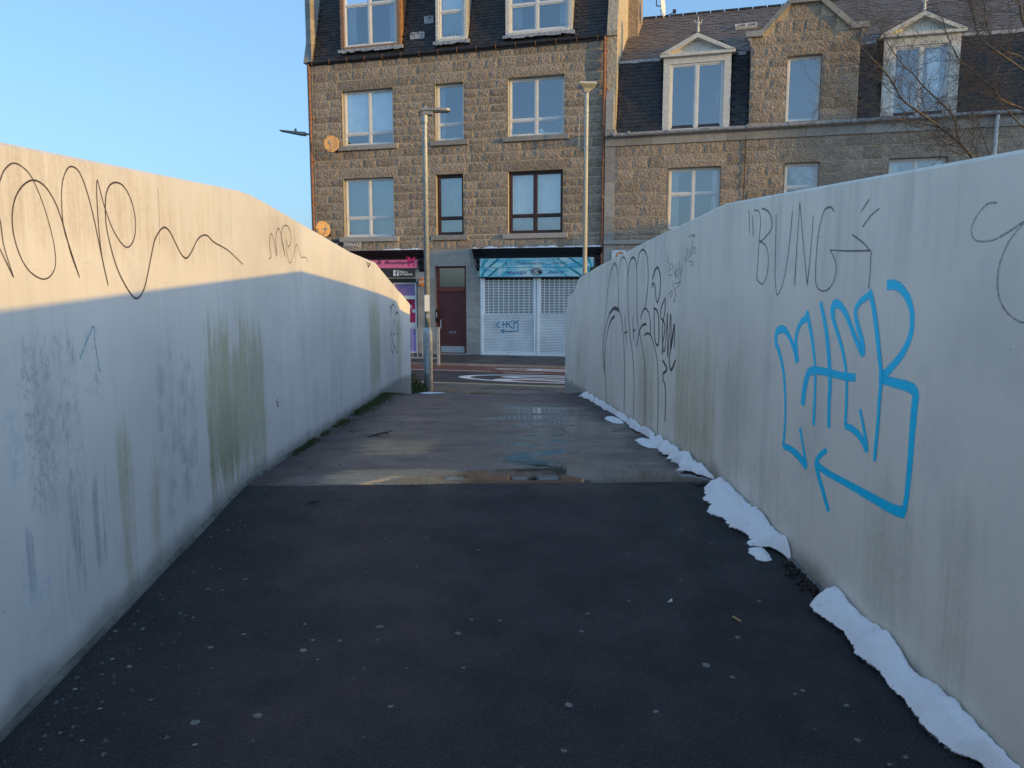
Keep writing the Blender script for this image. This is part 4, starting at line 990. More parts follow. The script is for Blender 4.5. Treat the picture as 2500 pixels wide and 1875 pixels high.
c_ = k.mix(k.ramp(wv, .3, .62), (.10, .52, .72), (.50, .80, .84)); c_ = k.mix(k.ramp(k.noise(2.2, 3), .52, .68), c_, (.74, .86, .82)); k.col(c_); k.rough(.35); M['turq'] = k.m
M['teal'] = plain('teal_bamboo_print', (.02, .28, .33), .4, 0, .35, 10); M['aqua'] = plain('aqua_bamboo_print', (.05, .50, .58), .4, 0, .25, 10)
sg = fempty('shop_sign', (SG[0] + SG[1]) / 2, -.08, SG[2], 'turquoise two-tier shop sign with bamboo and the words Therapy, Massage and Beauty', 'sign')
tops = (zm + .008, SG[3]); lows = (SG[2], zm - .008)
MB().box(SG[0], SG[1], -.085, -.02, *tops).build('upper_board', M['turq'], sg); MB().box(SG[0], SG[1], -.13, -.02, *lows).build('lower_board', M['turq'], sg)
MB().box(SG[0] + .01, SG[1] - .01, -.075, -.02, zm - .008, zm + .008).build('joint_strip', M['black'], sg); MB().box(SG[0], SG[1], -.131, -.02, SG[2] - .035, SG[2] - .002).build('bottom_trim', M['black'], sg)
def bamboo(d, z0, z1):
    H = z1 - z0
    for side, segs in ((0, ((.0, .16, .16), (.26, .62, .17), (.74, 1.04, .13), (.02, .30, .05))), (1, ((.0, .14, .14), (.30, .75, .16), (.82, 1.2, .12)))):
        for i, (a, bq, w_) in enumerate(segs):
            if side == 0: p = [(SG[0] + a * .9 + .02, z0 + .01), (SG[0] + a * .9 + w_ * .6 + .02, z0 + .01), (SG[0] + bq * .9 + w_ * .6, z1 - .01), (SG[0] + bq * .9, z1 - .01)]
            else: p = [(SG[1] - a * .9 - w_ * .7 - .02, z0 + .01), (SG[1] - a * .9 - .02, z0 + .01), (SG[1] - bq * .9, z1 - .01), (SG[1] - bq * .9 - w_ * .7, z1 - .01)]
            MB().poly([(x, d - .002 - .0004 * i, z) for x, z in p]).build('bamboo', M['teal'] if i % 2 else M['aqua'], sg)
    lv = MB()
    for side in (0, 1):
        for q in range(8):
            cx_ = (SG[0] + .75 + .11 * q) if side == 0 else (SG[1] - .75 - .11 * q); cz_ = z0 + H * (.55 + .05 * (q % 4)); dx = (.13 if side == 0 else -.13)
            lv.poly([(cx_, d - .004, cz_), (cx_ + dx * .5, d - .004, cz_ + .022), (cx_ + dx, d - .004, cz_ - .03 + .02 * (q % 3)), (cx_ + dx * .5, d - .004, cz_ - .006)])
    lv.build('bamboo_leaves', M['aqua'], sg)
bamboo(-.085, *tops); bamboo(-.13, *lows)
def sgt(x): return fac(*zoomS(x, 300), -.09)[0]
H1 = tops[1] - tops[0]
x5 = sgt(570); lettering('5', H1 * .72, M['bluetext'], sg, x5, -.0875, tops[0] + H1 * .16, shear=0, wt=.002)
lettering('T', H1 * .80, M['bluetext'], sg, sgt(735), -.0875, tops[0] + H1 * .28, shear=.35, wt=-.003); lettering('helement am', H1 * .44, M['bluetext'], sg, sgt(790), -.0875, tops[0] + H1 * .28, shear=.4, width=sgt(1235) - sgt(790), wt=.002)
lettering('T', H1 * .80, M['bluetext'], sg, sgt(1330), -.0875, tops[0] + H1 * .30, shear=.35, wt=-.003); lettering('herapy', H1 * .46, M['bluetext'], sg, sgt(1380), -.0875, tops[0] + H1 * .30, shear=.4, width=sgt(1620) - sgt(1380), wt=.002)
for cxp in (720, 1310):                                # curls of the capital letters
    cc = sgt(cxp); zz = tops[0] + H1 * .52; P = [(cc + math.cos(t) * r_, zz + math.sin(t) * r_ * .9) for t, r_ in [(.6 + i * .32, .125 - i * .003) for i in range(26)]]
    ribbon([(P, lambda t: .010)], lambda a, b_, L: (a - sg['off'][0], -.0875 - L - sg['off'][1], b_ - sg['off'][2]), M['bluetext'], 'lettering', sg, .0)
H2 = lows[1] - lows[0]
lettering('Massage', H2 * .55, M['lilactext'], sg, sgt(590), -.1325, lows[0] + H2 * .32, shear=.45, width=sgt(945) - sgt(590), wt=.002); lettering('Beauty', H2 * .55, M['lilactext'], sg, sgt(1290), -.1325, lows[0] + H2 * .32, shear=.45, width=sgt(1585) - sgt(1290), wt=.002)
lc = sgt(1110); lz = lows[0] + H2 * .55; e = MB()
n = 28; rx, rz = (sgt(1215) - sgt(1010)) / 2, H2 * .40
e.poly([(lc + rx * math.cos(t * 6.2832 / n), -.1322, lz + rz * math.sin(t * 6.2832 / n)) for t in range(n)]); e.build('emblem', M['black'], sg)
for j, (fx, fz, ww) in enumerate(((.78, .74, .016), (.42, .40, .016))): 
    P = [(lc + rx * fx * math.cos(t), lz + rz * fz * math.sin(t)) for t in [i * .3 + j for i in range(19 if j == 0 else 15)]]
    ribbon([(P, lambda t, ww=ww: ww)], lambda a, b_, L: (a - sg['off'][0], -.1325 - L - sg['off'][1], b_ - sg['off'][2]), M['whitetext'], 'emblem_line', sg, .001)
P = catmull([(lc + rx * .3, lz + rz * .3), (lc, lz + rz * .42), (lc - rx * .25, lz + rz * .15), (lc + rx * .1, lz - rz * .05), (lc + rx * .25, lz - rz * .3), (lc - rx * .05, lz - rz * .45), (lc - rx * .35, lz - rz * .25)])
ribbon([(P, lambda t: .02)], lambda a, b_, L: (a - sg['off'][0], -.1325 - L - sg['off'][1], b_ - sg['off'][2]), M['whitetext'], 'emblem_letter', sg, .0015)

# roller shutters
SH = rectA(1272, 2130, (428, 424), (1020, 1024), zoomC, .03); zperf = fac(*zoomC(1480, 684), .06)[1]; ztop_ = SG[2] - .03; zbot = .035
def shutter(s0, s1, label, ncol, rail_l=.09):
    sh = fempty('roller_shutter', (s0 + s1) / 2, .05, zbot, label, 'shutter')
    for ra, rb in ((s0, s0 + rail_l), (s1 - .06, s1)): bevel(MB().box(ra, rb, -.01, .10, zbot, ztop_).build('guide_rail', M['shutter'], sh), .005)
    a, e_ = s0 + rail_l, s1 - .06; P = .0490; z = zbot + .09; b = MB()
    while z + P <= zperf - .001:
        b.prism([(.085, z), (.052, z + .004), (.036, z + .013), (.036, z + .024), (.052, z + .036), (.090, z + .045)], a, e_, 'x'); z += P
    o = b.build('solid_slats', M['shutter'], sh); o['kind'] = 'stuff'
    zt0 = z; b = MB(); cw = (e_ - a) / ncol
    while z + .049 < ztop_:
        b.box(a, e_, .045, .060, z, z + .022)
        for i in range(ncol + 1):
            xx = a + i * cw; b.box(max(a, xx - .0095), min(e_, xx + .0095), .047, .058, z + .022, z + P)
        z += P
    b.box(a, a + .045, .043, .062, zt0, ztop_); b.box(e_ - .045, e_, .043, .062, zt0, ztop_)
    o = b.build('perforated_slats', M['shutter'], sh); o['kind'] = 'stuff'
    bevel(MB().box(a + .002, e_ - .002, .02, .08, zbot, zbot + .088).build('bottom_bar', M['shutter'], sh), .005)
    MB().tube([((a + e_) / 2 - .02, .0, zbot + .05), ((a + e_) / 2 - .02, .03, zbot + .05)], .022, 10).build('lock', M['steel'], sh)
    return sh
sm_ = fac(*zoomC(1688, 700), .03)[0]
sh1 = shutter(SH[0], sm_ - .012, 'left white roller shutter under the turquoise sign, tagged with blue spray', 10)
sh2 = shutter(sm_ + .012, SH[1], 'right white roller shutter under the turquoise sign, untagged', 11)
M['shopglass'] = plain('dark_shop_window', (.015, .02, .05), .06, 0, .3, 2)
MB().box(SH[0] + .02, SH[1] - .02, .34, .36, .05, ztop_).build('shop_window', M['shopglass'], bl)
tagS = [[(485, 1283), (450, 1310), (415, 1340)], [(415, 1340), (450, 1362), (490, 1386)], [(545, 1275), (543, 1330), (540, 1382)], [(602, 1270), (600, 1330), (597, 1382)], [(515, 1330), (560, 1326), (622, 1320)], [(692, 1268), (655, 1300), (620, 1325)], [(620, 1322), (660, 1355), (702, 1398)], [(718, 1255), (722, 1330), (727, 1402)], [(802, 1255), (765, 1285), (725, 1312)], [(722, 1304), (760, 1304), (793, 1303)], [(793, 1303), (792, 1370), (790, 1438)], [(790, 1440), (650, 1446), (508, 1440)], [(562, 1405), (535, 1422), (508, 1440)], [(508, 1440), (530, 1458), (565, 1476)]]
ribbon([([fac(*zoomS(*p), .036) for p in catmull(st, 5)], lambda t: .040) for st in tagS], lambda a, b_, L: (a - sh1['off'][0], .0345 - L - sh1['off'][1], b_ - sh1['off'][2]), M['shutterink'], 'graffiti_tag', sh1, .0)

# pink boutique front
PS = rectA(-300, 795, (258, 256), (356, 355), zoomC, -.07); PS = (sL + .3, PS[1], PS[2], min(PS[3], cz - .29))
pk = fempty('shop_sign', PS[1] - 1, -.07, PS[2], 'pink shop sign with the dark script words & Boutique and a poodle', 'sign')
MB().box(PS[0], PS[1], -.08, 0, PS[2], PS[3]).build('board', M['pinksign'], pk)
bs = fac(*zoomC(545, 330), -.08)[0]; be = fac(*zoomC(752, 330), -.08)[0]; bz = fac(*zoomC(600, 322), -.08)[1]
lettering('Boutique', (PS[3] - PS[2]) * .62, M['darktext'], pk, bs, -.0835, bz, shear=.3, width=be - bs, wt=.002); 
as_ = fac(*zoomC(488, 322), -.08)[0]; lettering('&', .28, M['darktext'], pk, as_, -.083, bz, shear=.3)
lettering('Grooming', .40, M['darktext'], pk, as_ - 1.75, -.083, bz, shear=.3, sx=.8) if False else None
px_, pz_ = fac(*zoomC(745, 300), -.08); pd = MB()
for (dx, dz, rr) in ((-.07, .17, .065), (-.06, .10, .05), (-.03, .02, .085), (.05, .0, .075), (.10, .03, .06), (.12, .10, .04), (-.07, -.13, .045), (.10, -.13, .045), (-.14, .14, .03)):
    pd.poly([(px_ + dx + rr * math.cos(t * .52), -.0812 - rr * .002, pz_ + dz + rr * math.sin(t * .52) * .9) for t in range(12)])
for (a, c) in (((-.06, -.02), (-.07, -.14)), ((.09, -.02), (.10, -.14))): pd.poly([(px_ + a[0] - .015, -.0811, pz_ + a[1]), (px_ + a[0] + .015, -.0811, pz_ + a[1]), (px_ + c[0] + .015, -.0811, pz_ + c[1]), (px_ + c[0] - .015, -.0811, pz_ + c[1])])
pd.build('poodle_print', M['magenta'], pk)
FB = rectA(500, 778, (360, 360), (418, 418), zoomC, -.03); FB = (sL + .3, FB[1], FB[2], FB[3])
fb = fempty('shop_sign', FB[1] - .5, -.03, FB[2], 'charcoal panel under the pink sign reading Find us on Facebook', 'sign')
xq = fac(*zoomC(604, 390), -.03)[0]
MB().box(FB[0], xq - .01, -.04, 0, FB[2], FB[3]).build('blank_panel', M['darkgrey'], fb); MB().box(xq, FB[1], -.045, 0, FB[2], FB[3]).build('panel', M['darkgrey'], fb)
fx0, fz0 = fac(*zoomC(616, 412), -.045); fx1, fz1 = fac(*zoomC(655, 367), -.045)
MB().box(fx0, fx1, -.048, -.045, fz0, fz1).build('logo_tile', M['whitetext'], fb); lettering('f', .26, M['darkgrey'], fb, fx0 + .075, -.050, fz0 + .0, 'logo_letter', wt=.006)
tx, tz = fac(*zoomC(662, 387), -.045); tw = fac(*zoomC(760, 387), -.045)[0] - tx
lettering('Find us', .095, M['whitetext'], fb, tx, -.0475, tz, width=tw * .58, wt=.003); lettering('on Facebook', .095, M['whitetext'], fb, tx, -.0475, tz - .078, width=tw, wt=.003)
# gold-brown frame strip, shutter box, lilac door
gx0, gx1 = fac(*zoomC(781, 380))[0], fac(*zoomC(800, 380))[0]
D1 = rectA(632, 796, (462, 462), (1000, 1000), zoomC, .10)
sd = MB(); sd.box(sL + .3, FB[1] + .01, .01, .14, FB[2] - .18, FB[2] - .01); sd.build('lintel_box', M['black'], bl)
b = MB().frame(D1[0] - .06, D1[1] + .0, .04, FB[2] - .18, .05, .05, .16); fd = b.build('shop_door', M['white'], bl); bevel(fd, .005)
zz = fac(*zoomC(700, 558), .1)[1]; b = MB(); z = zz
while z < FB[2] - .25: b.box(D1[0] - .01, D1[1] - .052, .085, .10, z, z + .105); z += .11
b.build('shutter_slats', M['purple'], fd)
zg1 = fac(*zoomC(760, 585), .1)[1]; zg0 = fac(*zoomC(760, 760), .1)[1]; zl1 = fac(*zoomC(760, 806), .1)[1]; zl0 = fac(*zoomC(760, 985), .1)[1]
MB().box(D1[0] - .01, D1[1] - .052, .075, .12, zg1, zz - .004).build('head_rail', M['white'], fd)
MB().box(D1[0] - .01, D1[1] - .052, .10, .115, zg0, zg1 - .002).build('poster', M['redglass'], fd)
MB().box(D1[0] - .01, D1[1] - .052, .08, .12, zl1, zg0 - .002).build('lock_rail', M['white'], fd); MB().box(D1[0] - .01, D1[1] - .052, .095, .12, zl0, zl1 - .002).build('lower_panel', M['lilac'], fd); MB().box(D1[0] - .01, D1[1] - .052, .085, .12, .06, zl0 - .002).build('bottom_rail', M['white'], fd)
q = fac(*zoomC(778, 674), .09); MB().box(q[0] - .10, q[0] + .08, .094, .099, q[1] - .05, q[1] + .05).build('notice', M['whitetext'], fd)
q = fac(*zoomC(742, 642), .09); MB().box(q[0] - .06, q[0] + .05, .094, .099, q[1] - .05, q[1] + .05).build('notice', M['whitetext'], fd); MB().box(q[0] + .14, q[0] + .17, .093, .097, q[1] - .9, q[1] - .7).build('sticker', M['darktext'], fd)
q = fac(*zoomC(742, 783), .09); MB().tube([(q[0], .04, q[1]), (q[0], .08, q[1])], .03, 12).build('knob', M['whitetext'], fd)
MB().box(shop1[0] + .05, D1[0] - .07, .10, .12, .6, FB[2] - .2).build('display_window', M['shopglass'], bl); MB().box(shop1[0] + .02, D1[0] - .07, .04, .16, .03, .6).build('stall_riser', M['lilac'], bl)
# alarm box
q = fac(*zoomC(833, 457)); al = fempty('alarm_box', q[0], -.0, q[1], 'orange hexagonal alarm box on the pilaster between the shops', 'alarm')
r_ = .135; hexp = [(q[0] + r_ * math.cos(R(60 * i + 30)) * .88, q[1] + r_ * math.sin(R(60 * i + 30)) * 1.05) for i in range(6)]
bevel(MB().prism(hexp, -.085, -.005).build('cover', M['orange'], al), .012, 3); lettering('ADT', .085, M['whitetext'], al, q[0] - .075, -.087, q[1] - .02, wt=.003)
# street name
q0 = fac(*zoomA(515, 1548)); q1 = fac(*zoomA(628, 1548)); ht = fac(*zoomA(570, 1523))[1] - q0[1]
st = fempty('street_name', q0[0], -.03, q0[1], 'street name plate ending in TERRACE above the pink shop', 'sign')
MB().box(sL + .35, q0[0] - .03, -.035, -.01, q0[1] - .08, q0[1] + ht + .08).build('plate', M['black'], st)
lettering('TERRACE', ht * 1.42, M['whitetext'], st, q0[0], -.045, q0[1], width=q1[0] - q0[0], wt=.003); lettering('K', ht * 1.42, M['whitetext'], st, q0[0] - .28, -.045, q0[1], sx=.8)

# satellite dishes
def dish(s, z, r, d, label, yaw_=0.5, world=None):
    e = fempty('satellite_dish', s, 0, z, label, 'satellite dish', 'satellite dishes on the houses')
    n, m = 20, 5; mb = MB(); ax = Vector((math.sin(yaw_), -math.cos(yaw_), .35)).normalized(); a = ax.cross(Vector((0, 0, 1))).normalized(); b_ = a.cross(ax)
    c = Vector((0, -d, 0)); mb.v.append(tuple(c - ax * .0))
    for j in range(1, m + 1):
        for i in range(n):
            rr = r * j / m; t = 2 * math.pi * i / n; mb.v.append(tuple(c + a * rr * math.cos(t) * .92 + b_ * rr * math.sin(t) * 1.08 + ax * (rr * rr * .42)))
    for i in range(n): mb.f.append((0, 1 + i, 1 + (i + 1) % n))
    for j in range(m - 1):
        for i in range(n): p = 1 + j * n; mb.f.append((p + i, p + n + i, p + n + (i + 1) % n, p + (i + 1) % n))
    o = mb.build('reflector', M['dish'], e, smooth=True, off=(0, 0, 0)); sm2 = o.modifiers.new('thickness', 'SOLIDIFY'); sm2.thickness = .012
    arm = MB(); p0 = c - b_ * r * .95; p1 = c + ax * r * 1.25 - b_ * r * .55; arm.tube([tuple(c), tuple(p0), tuple(p1)], .012, 6); arm.build('feed_arm', M['galv'], e, off=(0, 0, 0))
    MB().box(p1.x - .03, p1.x + .03, p1.y - .05, p1.y + .05, p1.z - .02, p1.z + .05).build('receiver', M['galv'], e, off=(0, 0, 0))
    br = MB(); br.tube([tuple(c), (0, -d + .12, -.05), (-.02, -d * .5, -.12), (-.02, 0, -.12)], .017, 7); br.box(-.08, .04, -.01, .0, -.2, -.04); br.build('bracket', M['iron'], e, off=(0, 0, 0)); return e
q = fac(*zoomA(440, 908), -.35); dish(q[0], q[1], .275, .42, 'orange-tinted satellite dish beside the upper left window of the tenement', .35)
q = fac(*zoomA(388, 1440), -.35); dish(q[0], q[1], .26, .42, 'orange-tinted satellite dish just above the sunlit parapet wall', .75)
# TV aerial
q = fac(*zoomA(1990, 800), -.3); ae = fempty('tv_aerial', q[0], 0, q[1], 'thin television aerial on the front beside the upper right window', 'aerial')
b = MB(); s, z = q; b.tube([(s, -.3, z - .55), (s, -.3, z + .4)], .012, 6); b.tube([(s, 0, z - .3), (s, -.3, z - .3)], .01, 5); b.build('mast', M['galv'], ae)
b = MB(); 
for dz in (.28, .34, .12, .18): b.tube([(s - .16, -.3, z + dz), (s + .14, -.3, z + dz)], .006, 5)
b.build('elements', M['galv'], ae)

# snow lying on cornices and sills
def snow_ridge(s0, s1, z, d0, d1, label, seed, gaps=.35, h=.05):
    mb = MB(); n = int((s1 - s0) / .03); on = False
    for i in range(n + 1):
        x = s0 + (s1 - s0) * i / n; hh = max(0, (noise.noise(Vector((x * 3.1, seed, 0))) + gaps) * h + random.uniform(0, .012))
        f = d0 + (random.uniform(0, .03)); mb.v += [(x, f, z), (x, f + .02, z + hh * .8), (x, (d0 + d1) / 2, z + hh), (x, d1, z + hh * .4), (x, d1, z)]
    for i in range(n):
        for j in range(4): mb.f.append((i * 5 + j, i * 5 + j + 1, i * 5 + 5 + j + 1, i * 5 + 5 + j))
    e = fempty('snow', (s0 + s1) / 2, 0, z, label, 'snow'); o = mb.build('snow_ridge', M['snow'], e, smooth=True); return e
snow_ridge(cs0 + .05, cs1 - .05, cz + .021, -.235, .0, 'thin line of snow on the cornice above the turquoise sign', 3, .45, .07)
snow_ridge(ps1 - 1.4, ps1 - .02, cz + .021, -.235, .0, 'thin line of snow on the cornice above the pink sign', 8, .4, .07)

# ------------------------------------------------------------------ right tenement
DR = -.13                                              # stands a little forward
bs0 = sR + .005; bs1 = fac(*zoomB(2600, 700), DR)[0] + 1.5
br_ = empty('granite_tenement', FW(0, 0, 0), FROT, 'lower grey granite tenement with white pedimented dormers and a stone wallhead gable', 'building'); br_['off'] = (0.0, 0.0, 0.0)
zg2 = (fac(*zoomB(235, 660), DR)[1] + fac(*zoomB(2100, 556), DR)[1]) / 2
zcb = (fac(*zoomB(400, 712), DR)[1] + fac(*zoomB(1700, 640), DR)[1]) / 2          # underside of the wallhead course
def rectB(x0, x1, yt, yb, d=DR): return rectA(x0, x1, yt, yb, zoomB, d)
R1 = rectB(461, 718, (827, 815), (1240, 1230)); R2 = rectB(1029, 1198, (801, 792), (1240, 1240)); R3 = rectB(1536, 1824, (776, 764), (1240, 1240))
tR = (R1[3] + R2[3] + R3[3]) / 3; bR = tR - 1.75
print('right', zg2, zcb, R1, R2, R3, tR)
R1, R2, R3 = [(r_[0], r_[1], bR, tR) for r_ in (R1, R2, R3)]
zstr = fac(*zoomB(260, 1187), DR)[1]
rops = [R1, R2, R3]
gx = MB()
def shift(ob, d):
    ob.location.y += d
bk = backing(br_, bs0, bs1, 0, zcb, rops, M['mortar'], DR + .014, .2)
for o in list(br_.children):
    if o.name.startswith('reveal'): o.location.y += DR
lvR = levels([0.03, zstr - .12, zstr + .05, bR - .155, bR, tR, tR + .36, zcb], .345)
rs = lay(br_, lvR, bs0 + .30, bs1, rops + [(w_[0] - .16, w_[1] + .16, w_[2] - .155, w_[2]) for w_ in rops], .52, .80, .020, None, None, True, DR)
# end strip of small stones, string course, wallhead course
for z0, z1 in zip(lvR, lvR[1:]): o = link('stone', random.choice(ASH), br_, (bs0 + .15, DR, (z0 + z1) / 2)); o.scale = (.29, 1, z1 - z0 - .012)
bevel(MB().box(bs0, bs1, DR - .05, DR + .0, zstr - .07, zstr + .04).build('string_course', M['ashlar'], br_), .01)
s = bs0; n = 0
hh_ = zg2 - .07 - zcb
while s < bs1:
    L = random.uniform(.62, .78); b = MB(); b.prism([(DR + .06, zcb + .004), (DR - .035, zcb + .004), (DR - .045, zcb + hh_ * .8), (DR - .10, zcb + hh_ - .004), (DR + .06, zcb + hh_ - .004)], s + .004, s + L - .004, 'x')
    b.build('wallhead_stone', M['ashlar'], br_); s += L
MB().box(bs0, bs1, DR - .02, .3, zcb + .01, zcb + hh_ - .01).build('wallhead_core', M['ashmortar'], br_)
# gutter and downpipe
gz = zg2 - .01
b = MB(); b.tube([(bs0 + .25, DR - .14, gz - .03), (bs1, DR - .14, gz + .02)], .055, 10); b.build('gutter', M['greypipe'], br_)
b = MB(); s = bs0 + .7
while s < bs1: b.tube([(s - .03, DR - .14, gz), (s + .03, DR - .14, gz)], .068, 10); s += 1.1
b.build('gutter_joint', M['greypipe'], br_)
dps = fac(*zoomB(2077, 640), DR - .1)[0]
pipe(br_, [(dps, DR - .14, gz - .05), (dps, DR - .10, gz - .2), (dps, DR - .10, .1)], .045, M['whitepipe'], 'downpipe', [2.2, 4.0])
cbs = fac(*zoomB(843, 800), DR - .05)[0]; MB().tube([(cbs, DR - .03, zg2 - .1), (cbs - .02, DR - .03, 3.2), (cbs + .01, DR - .03, .2)], .012, 6).build('cable', M['iron'], br_)
# mansard and roof
zbk = (fac(*zoomB(250, 296), .45)[1] + fac(*zoomB(1450, 208), .45)[1] + fac(*zoomB(2000, 163), .45)[1]) / 3
m0 = .0; m1 = .5
RD = 3.9; zrg = (fac(*zoomB(450, 84), m1 + RD)[1] + fac(*zoomB(1000, 38), m1 + RD)[1]) / 2
print('roof', zg2, zbk, zrg, 'slope', math.degrees(math.atan((zrg - zbk) / RD)))
b = MB(); b.quad((bs0, m0, zg2 - .05), (bs1, m0, zg2 - .05), (bs1, m1, zbk), (bs0, m1, zbk)).quad((bs0, m1, zbk), (bs1, m1, zbk), (bs1, m1 + RD, zrg), (bs0, m1 + RD, zrg)).quad((bs0, m1 + RD, zrg), (bs1, m1 + RD, zrg), (bs1, 9, zg2), (bs0, 9, zg2)).quad((bs0, 9, zg2), (bs1, 9, zg2), (bs1, 9, 0), (bs0, 9, 0)).quad((bs1, .1, 0), (bs1, 9, 0), (bs1, 9, zg2), (bs1, .1, zg2)).poly([(bs1, m0, zg2), (bs1, m1, zbk), (bs1, m1 + RD, zrg), (bs1, 9, zg2)])
b.build('roof', M['slate'], br_)
DA = rectB(439, 771, (280, 262), (640, 625), DR + .12); DC = rectB(1517, 1893, (185, 160), (578, 556), DR + .12)
GB = rectB(868, 1400, (190, 190), (610, 590), DR)
GW = rectB(1045, 1216, (275, 262), (598, 590), DR)
holes = [(DA[0], DA[1], 0, zbk + 1), (DC[0], DC[1], 0, zbk + 1), (GB[0], GB[1], 0, 99)]
tan1 = (m1 - m0) / (zbk - zg2)
vis1 = fac(*zoomB(2212, 400), 0)[0] + .3
n1 = slates(br_, bs0 + .25, min(bs1, vis1), zg2 + .0, zbk, m0 - .015, tan1, holes, .165, .115, M['slate'], 290, order=lambda p: p[0])
tan2 = RD / (zrg - zbk)
n2 = slates(br_, bs0 + .2, bs1, zbk, zrg, m1 - .03, tan2, [(GB[0] + .2, GB[1] - .2, 0, zbk + 1.0)], .21, .16, M['slate2'], 0, 'roof_slate', order=lambda p: p[0])
print('slates right', n1, n2, 'stones', rs)
b = MB(); s = bs0 + .6
while s < bs1: b.tube([(s, m1 + RD, zrg + .02), (s + .42, m1 + RD, zrg + .02)], .07, 8); s += .45
b.build('ridge_tiles', M['slate'], br_)
b = MB(); n = 20
for i in range(60):
    x = bs0 + .3 + i * .2
    if x + .2 < bs1 and not any(h[0] - .1 < x + .1 < h[1] + .1 for h in holes): b.box(x, x + .2, m1 - .06, m1 + .05, zbk - .05 - random.uniform(0, .03), zbk + .02)
b.build('lead_strip', M['lead'], br_)
# skylight
q = fac(*zoomB(850, 113), m1 + 1.6); sz_ = q[1]; sd_ = m1 + (sz_ - zbk) * tan2
ang = math.atan2(zrg - zbk, RD); e = MB(); e.frame(-.32, .32, -.16, .16, .035, -.10, .0); e.box(-.018, .018, -.10, -.0, -.125, .125)
skl = e.build('skylight', M['cream'], br_); skl.location = (q[0], sd_ - .02, sz_); skl.rotation_euler = (ang - math.pi / 2, 0, 0); skl['off'] = (0.0, 0.0, 0.0)
MB().quad((-.29, -.06, -.13), (.29, -.06, -.13), (.29, -.06, .13), (-.29, -.06, .13)).build('pane', M['shopglass'], skl)

# pedimented dormers
def pediment(dm, s0, s1, zt, ap, front):
    mS = (s0 + s1) / 2; ov = .10; a, b_ = s0 - ov, s1 + ov
    p = MB(); p.prism([(a + .06, zt), (b_ - .06, zt), (mS, ap - .06)], front + .06, front + .10); p.build('tympanum', M['cream'], dm)
    c = MB(); c.prism([(a, zt - .01), (b_, zt - .01), (b_, zt + .07), (a, zt + .07)], front - .10, front + .12)
    for sg_ in (1, -1):
        x0 = a if sg_ > 0 else b_; c.prism([(x0, zt + .07), (x0, zt + .075), (mS, ap), (mS, ap - .13), (x0 + sg_ * .22, zt + .07)], front - .12, front + .5)
    bevel(c.build('cornice', M['cream'], dm), .006)
    dn = MB()
    for sg_ in (1, -1):
        for i in range(13):
            t = (i + 2.5) / 16; x = (a if sg_ > 0 else b_) * (1 - t) + mS * t; z = (zt + .01) * (1 - t) + (ap - .155) * t; dn.box(x - .012, x + .012, front - .02, front + .06, z - .0, z + .045)
    dn.build('dentils', M['cream'], dm)
    r = MB()
    for sg_ in (1, -1):
        x0 = a - .02 if sg_ > 0 else b_ + .02; r.poly([(x0, front - .13, zt + .08), (mS, front - .13, ap + .012), (mS, 1.5, ap + .012), (x0, 1.5, zt + .08)])
    r.build('dormer_roof', M['lead'], dm)
    f = MB(); f.tube([(mS, front, ap - .02), (mS, front, ap + .18)], .035, 8); f.tube([(mS, front, ap + .15), (mS, front, ap + .30), (mS, front, ap + .46)], [.03, .018, .008], 8)
    for dx in (-.11, .11): f.tube([(mS, front, ap + .26), (mS + dx * .7, front, ap + .29), (mS + dx, front, ap + .38)], [.02, .016, .008], 6)
    f.tube([(mS, front - .03, ap + .30), (mS, front + .03, ap + .30)], .04, 8)
    f.build('finial', M['cream'], dm)
f0 = DR + .12
zA_ap = fac(*zoomB(607, 165), f0)[1]; zA_b = zg2 - .02
mA = fac(*zoomB(603, 450), f0 + .05)[0]
dA = dormer_box(br_, DA, zA_b, DA[3] - .0, f0, 1.7, M['slate'], M['cream'], .20, [mA], None, 'none', None, .19)
pediment(dA, DA[0], DA[1], DA[3], zA_ap, f0)
zC_ap = fac(*zoomB(1722, 58), f0)[1]; mC = fac(*zoomB(1697, 400), f0 + .05)[0]
dC = dormer_box(br_, DC, zA_b, DC[3], f0, 1.7, M['slate'], M['cream'], .24, [mC], None, 'right', None, .24)
pediment(dC, DC[0], DC[1], DC[3], zC_ap, f0)
# something leaning and standing behind the dormer panes
s0_, z0_ = fac(*zoomB(665, 595), .2); s1_, z1_ = fac(*zoomB(712, 440), .2)
po = MB().tube([tuple(FW(s0_, .2, z0_)), tuple(FW((s0_ + s1_) / 2 + .06, .2, (z0_ + z1_) / 2 - .05)), tuple(FW(s1_, .2, z1_))], .025, 8).build('rolled_blind', M['whitetext']); tag(po, 'pale rolled blind leaning behind the panes of the left white dormer', 'blind')
for i, (x, nm) in enumerate(((570, 'left'), (632, 'right'))): pot(fac(*zoomB(x, 590), .15)[0], .16, zA_b + .13, .10, .14, ('white bowl behind the %s pane of the left white dormer' % nm), 'bowl')
for x, y in ((1612, 350), (1645, 352)):
    q = fac(*zoomB(x, y), 1.1); e = empty('ceiling_lamp', FW(q[0], 1.1, q[1]), FROT, ('glowing orange lamp at the %s of two seen through the right white dormer' % ('left' if x < 1630 else 'right')), 'lamp'); e['off'] = (0., 0., 0.)
    b = MB(); b.tube([(0, 0, -.06), (0, 0, -.02), (0, 0, .05)], [.03, .08, .04], 10); b.build('shade', M['lampglow'], e); MB().tube([(0, 0, .05), (0, 0, .3)], .006, 5).build('cord', M['iron'], e)

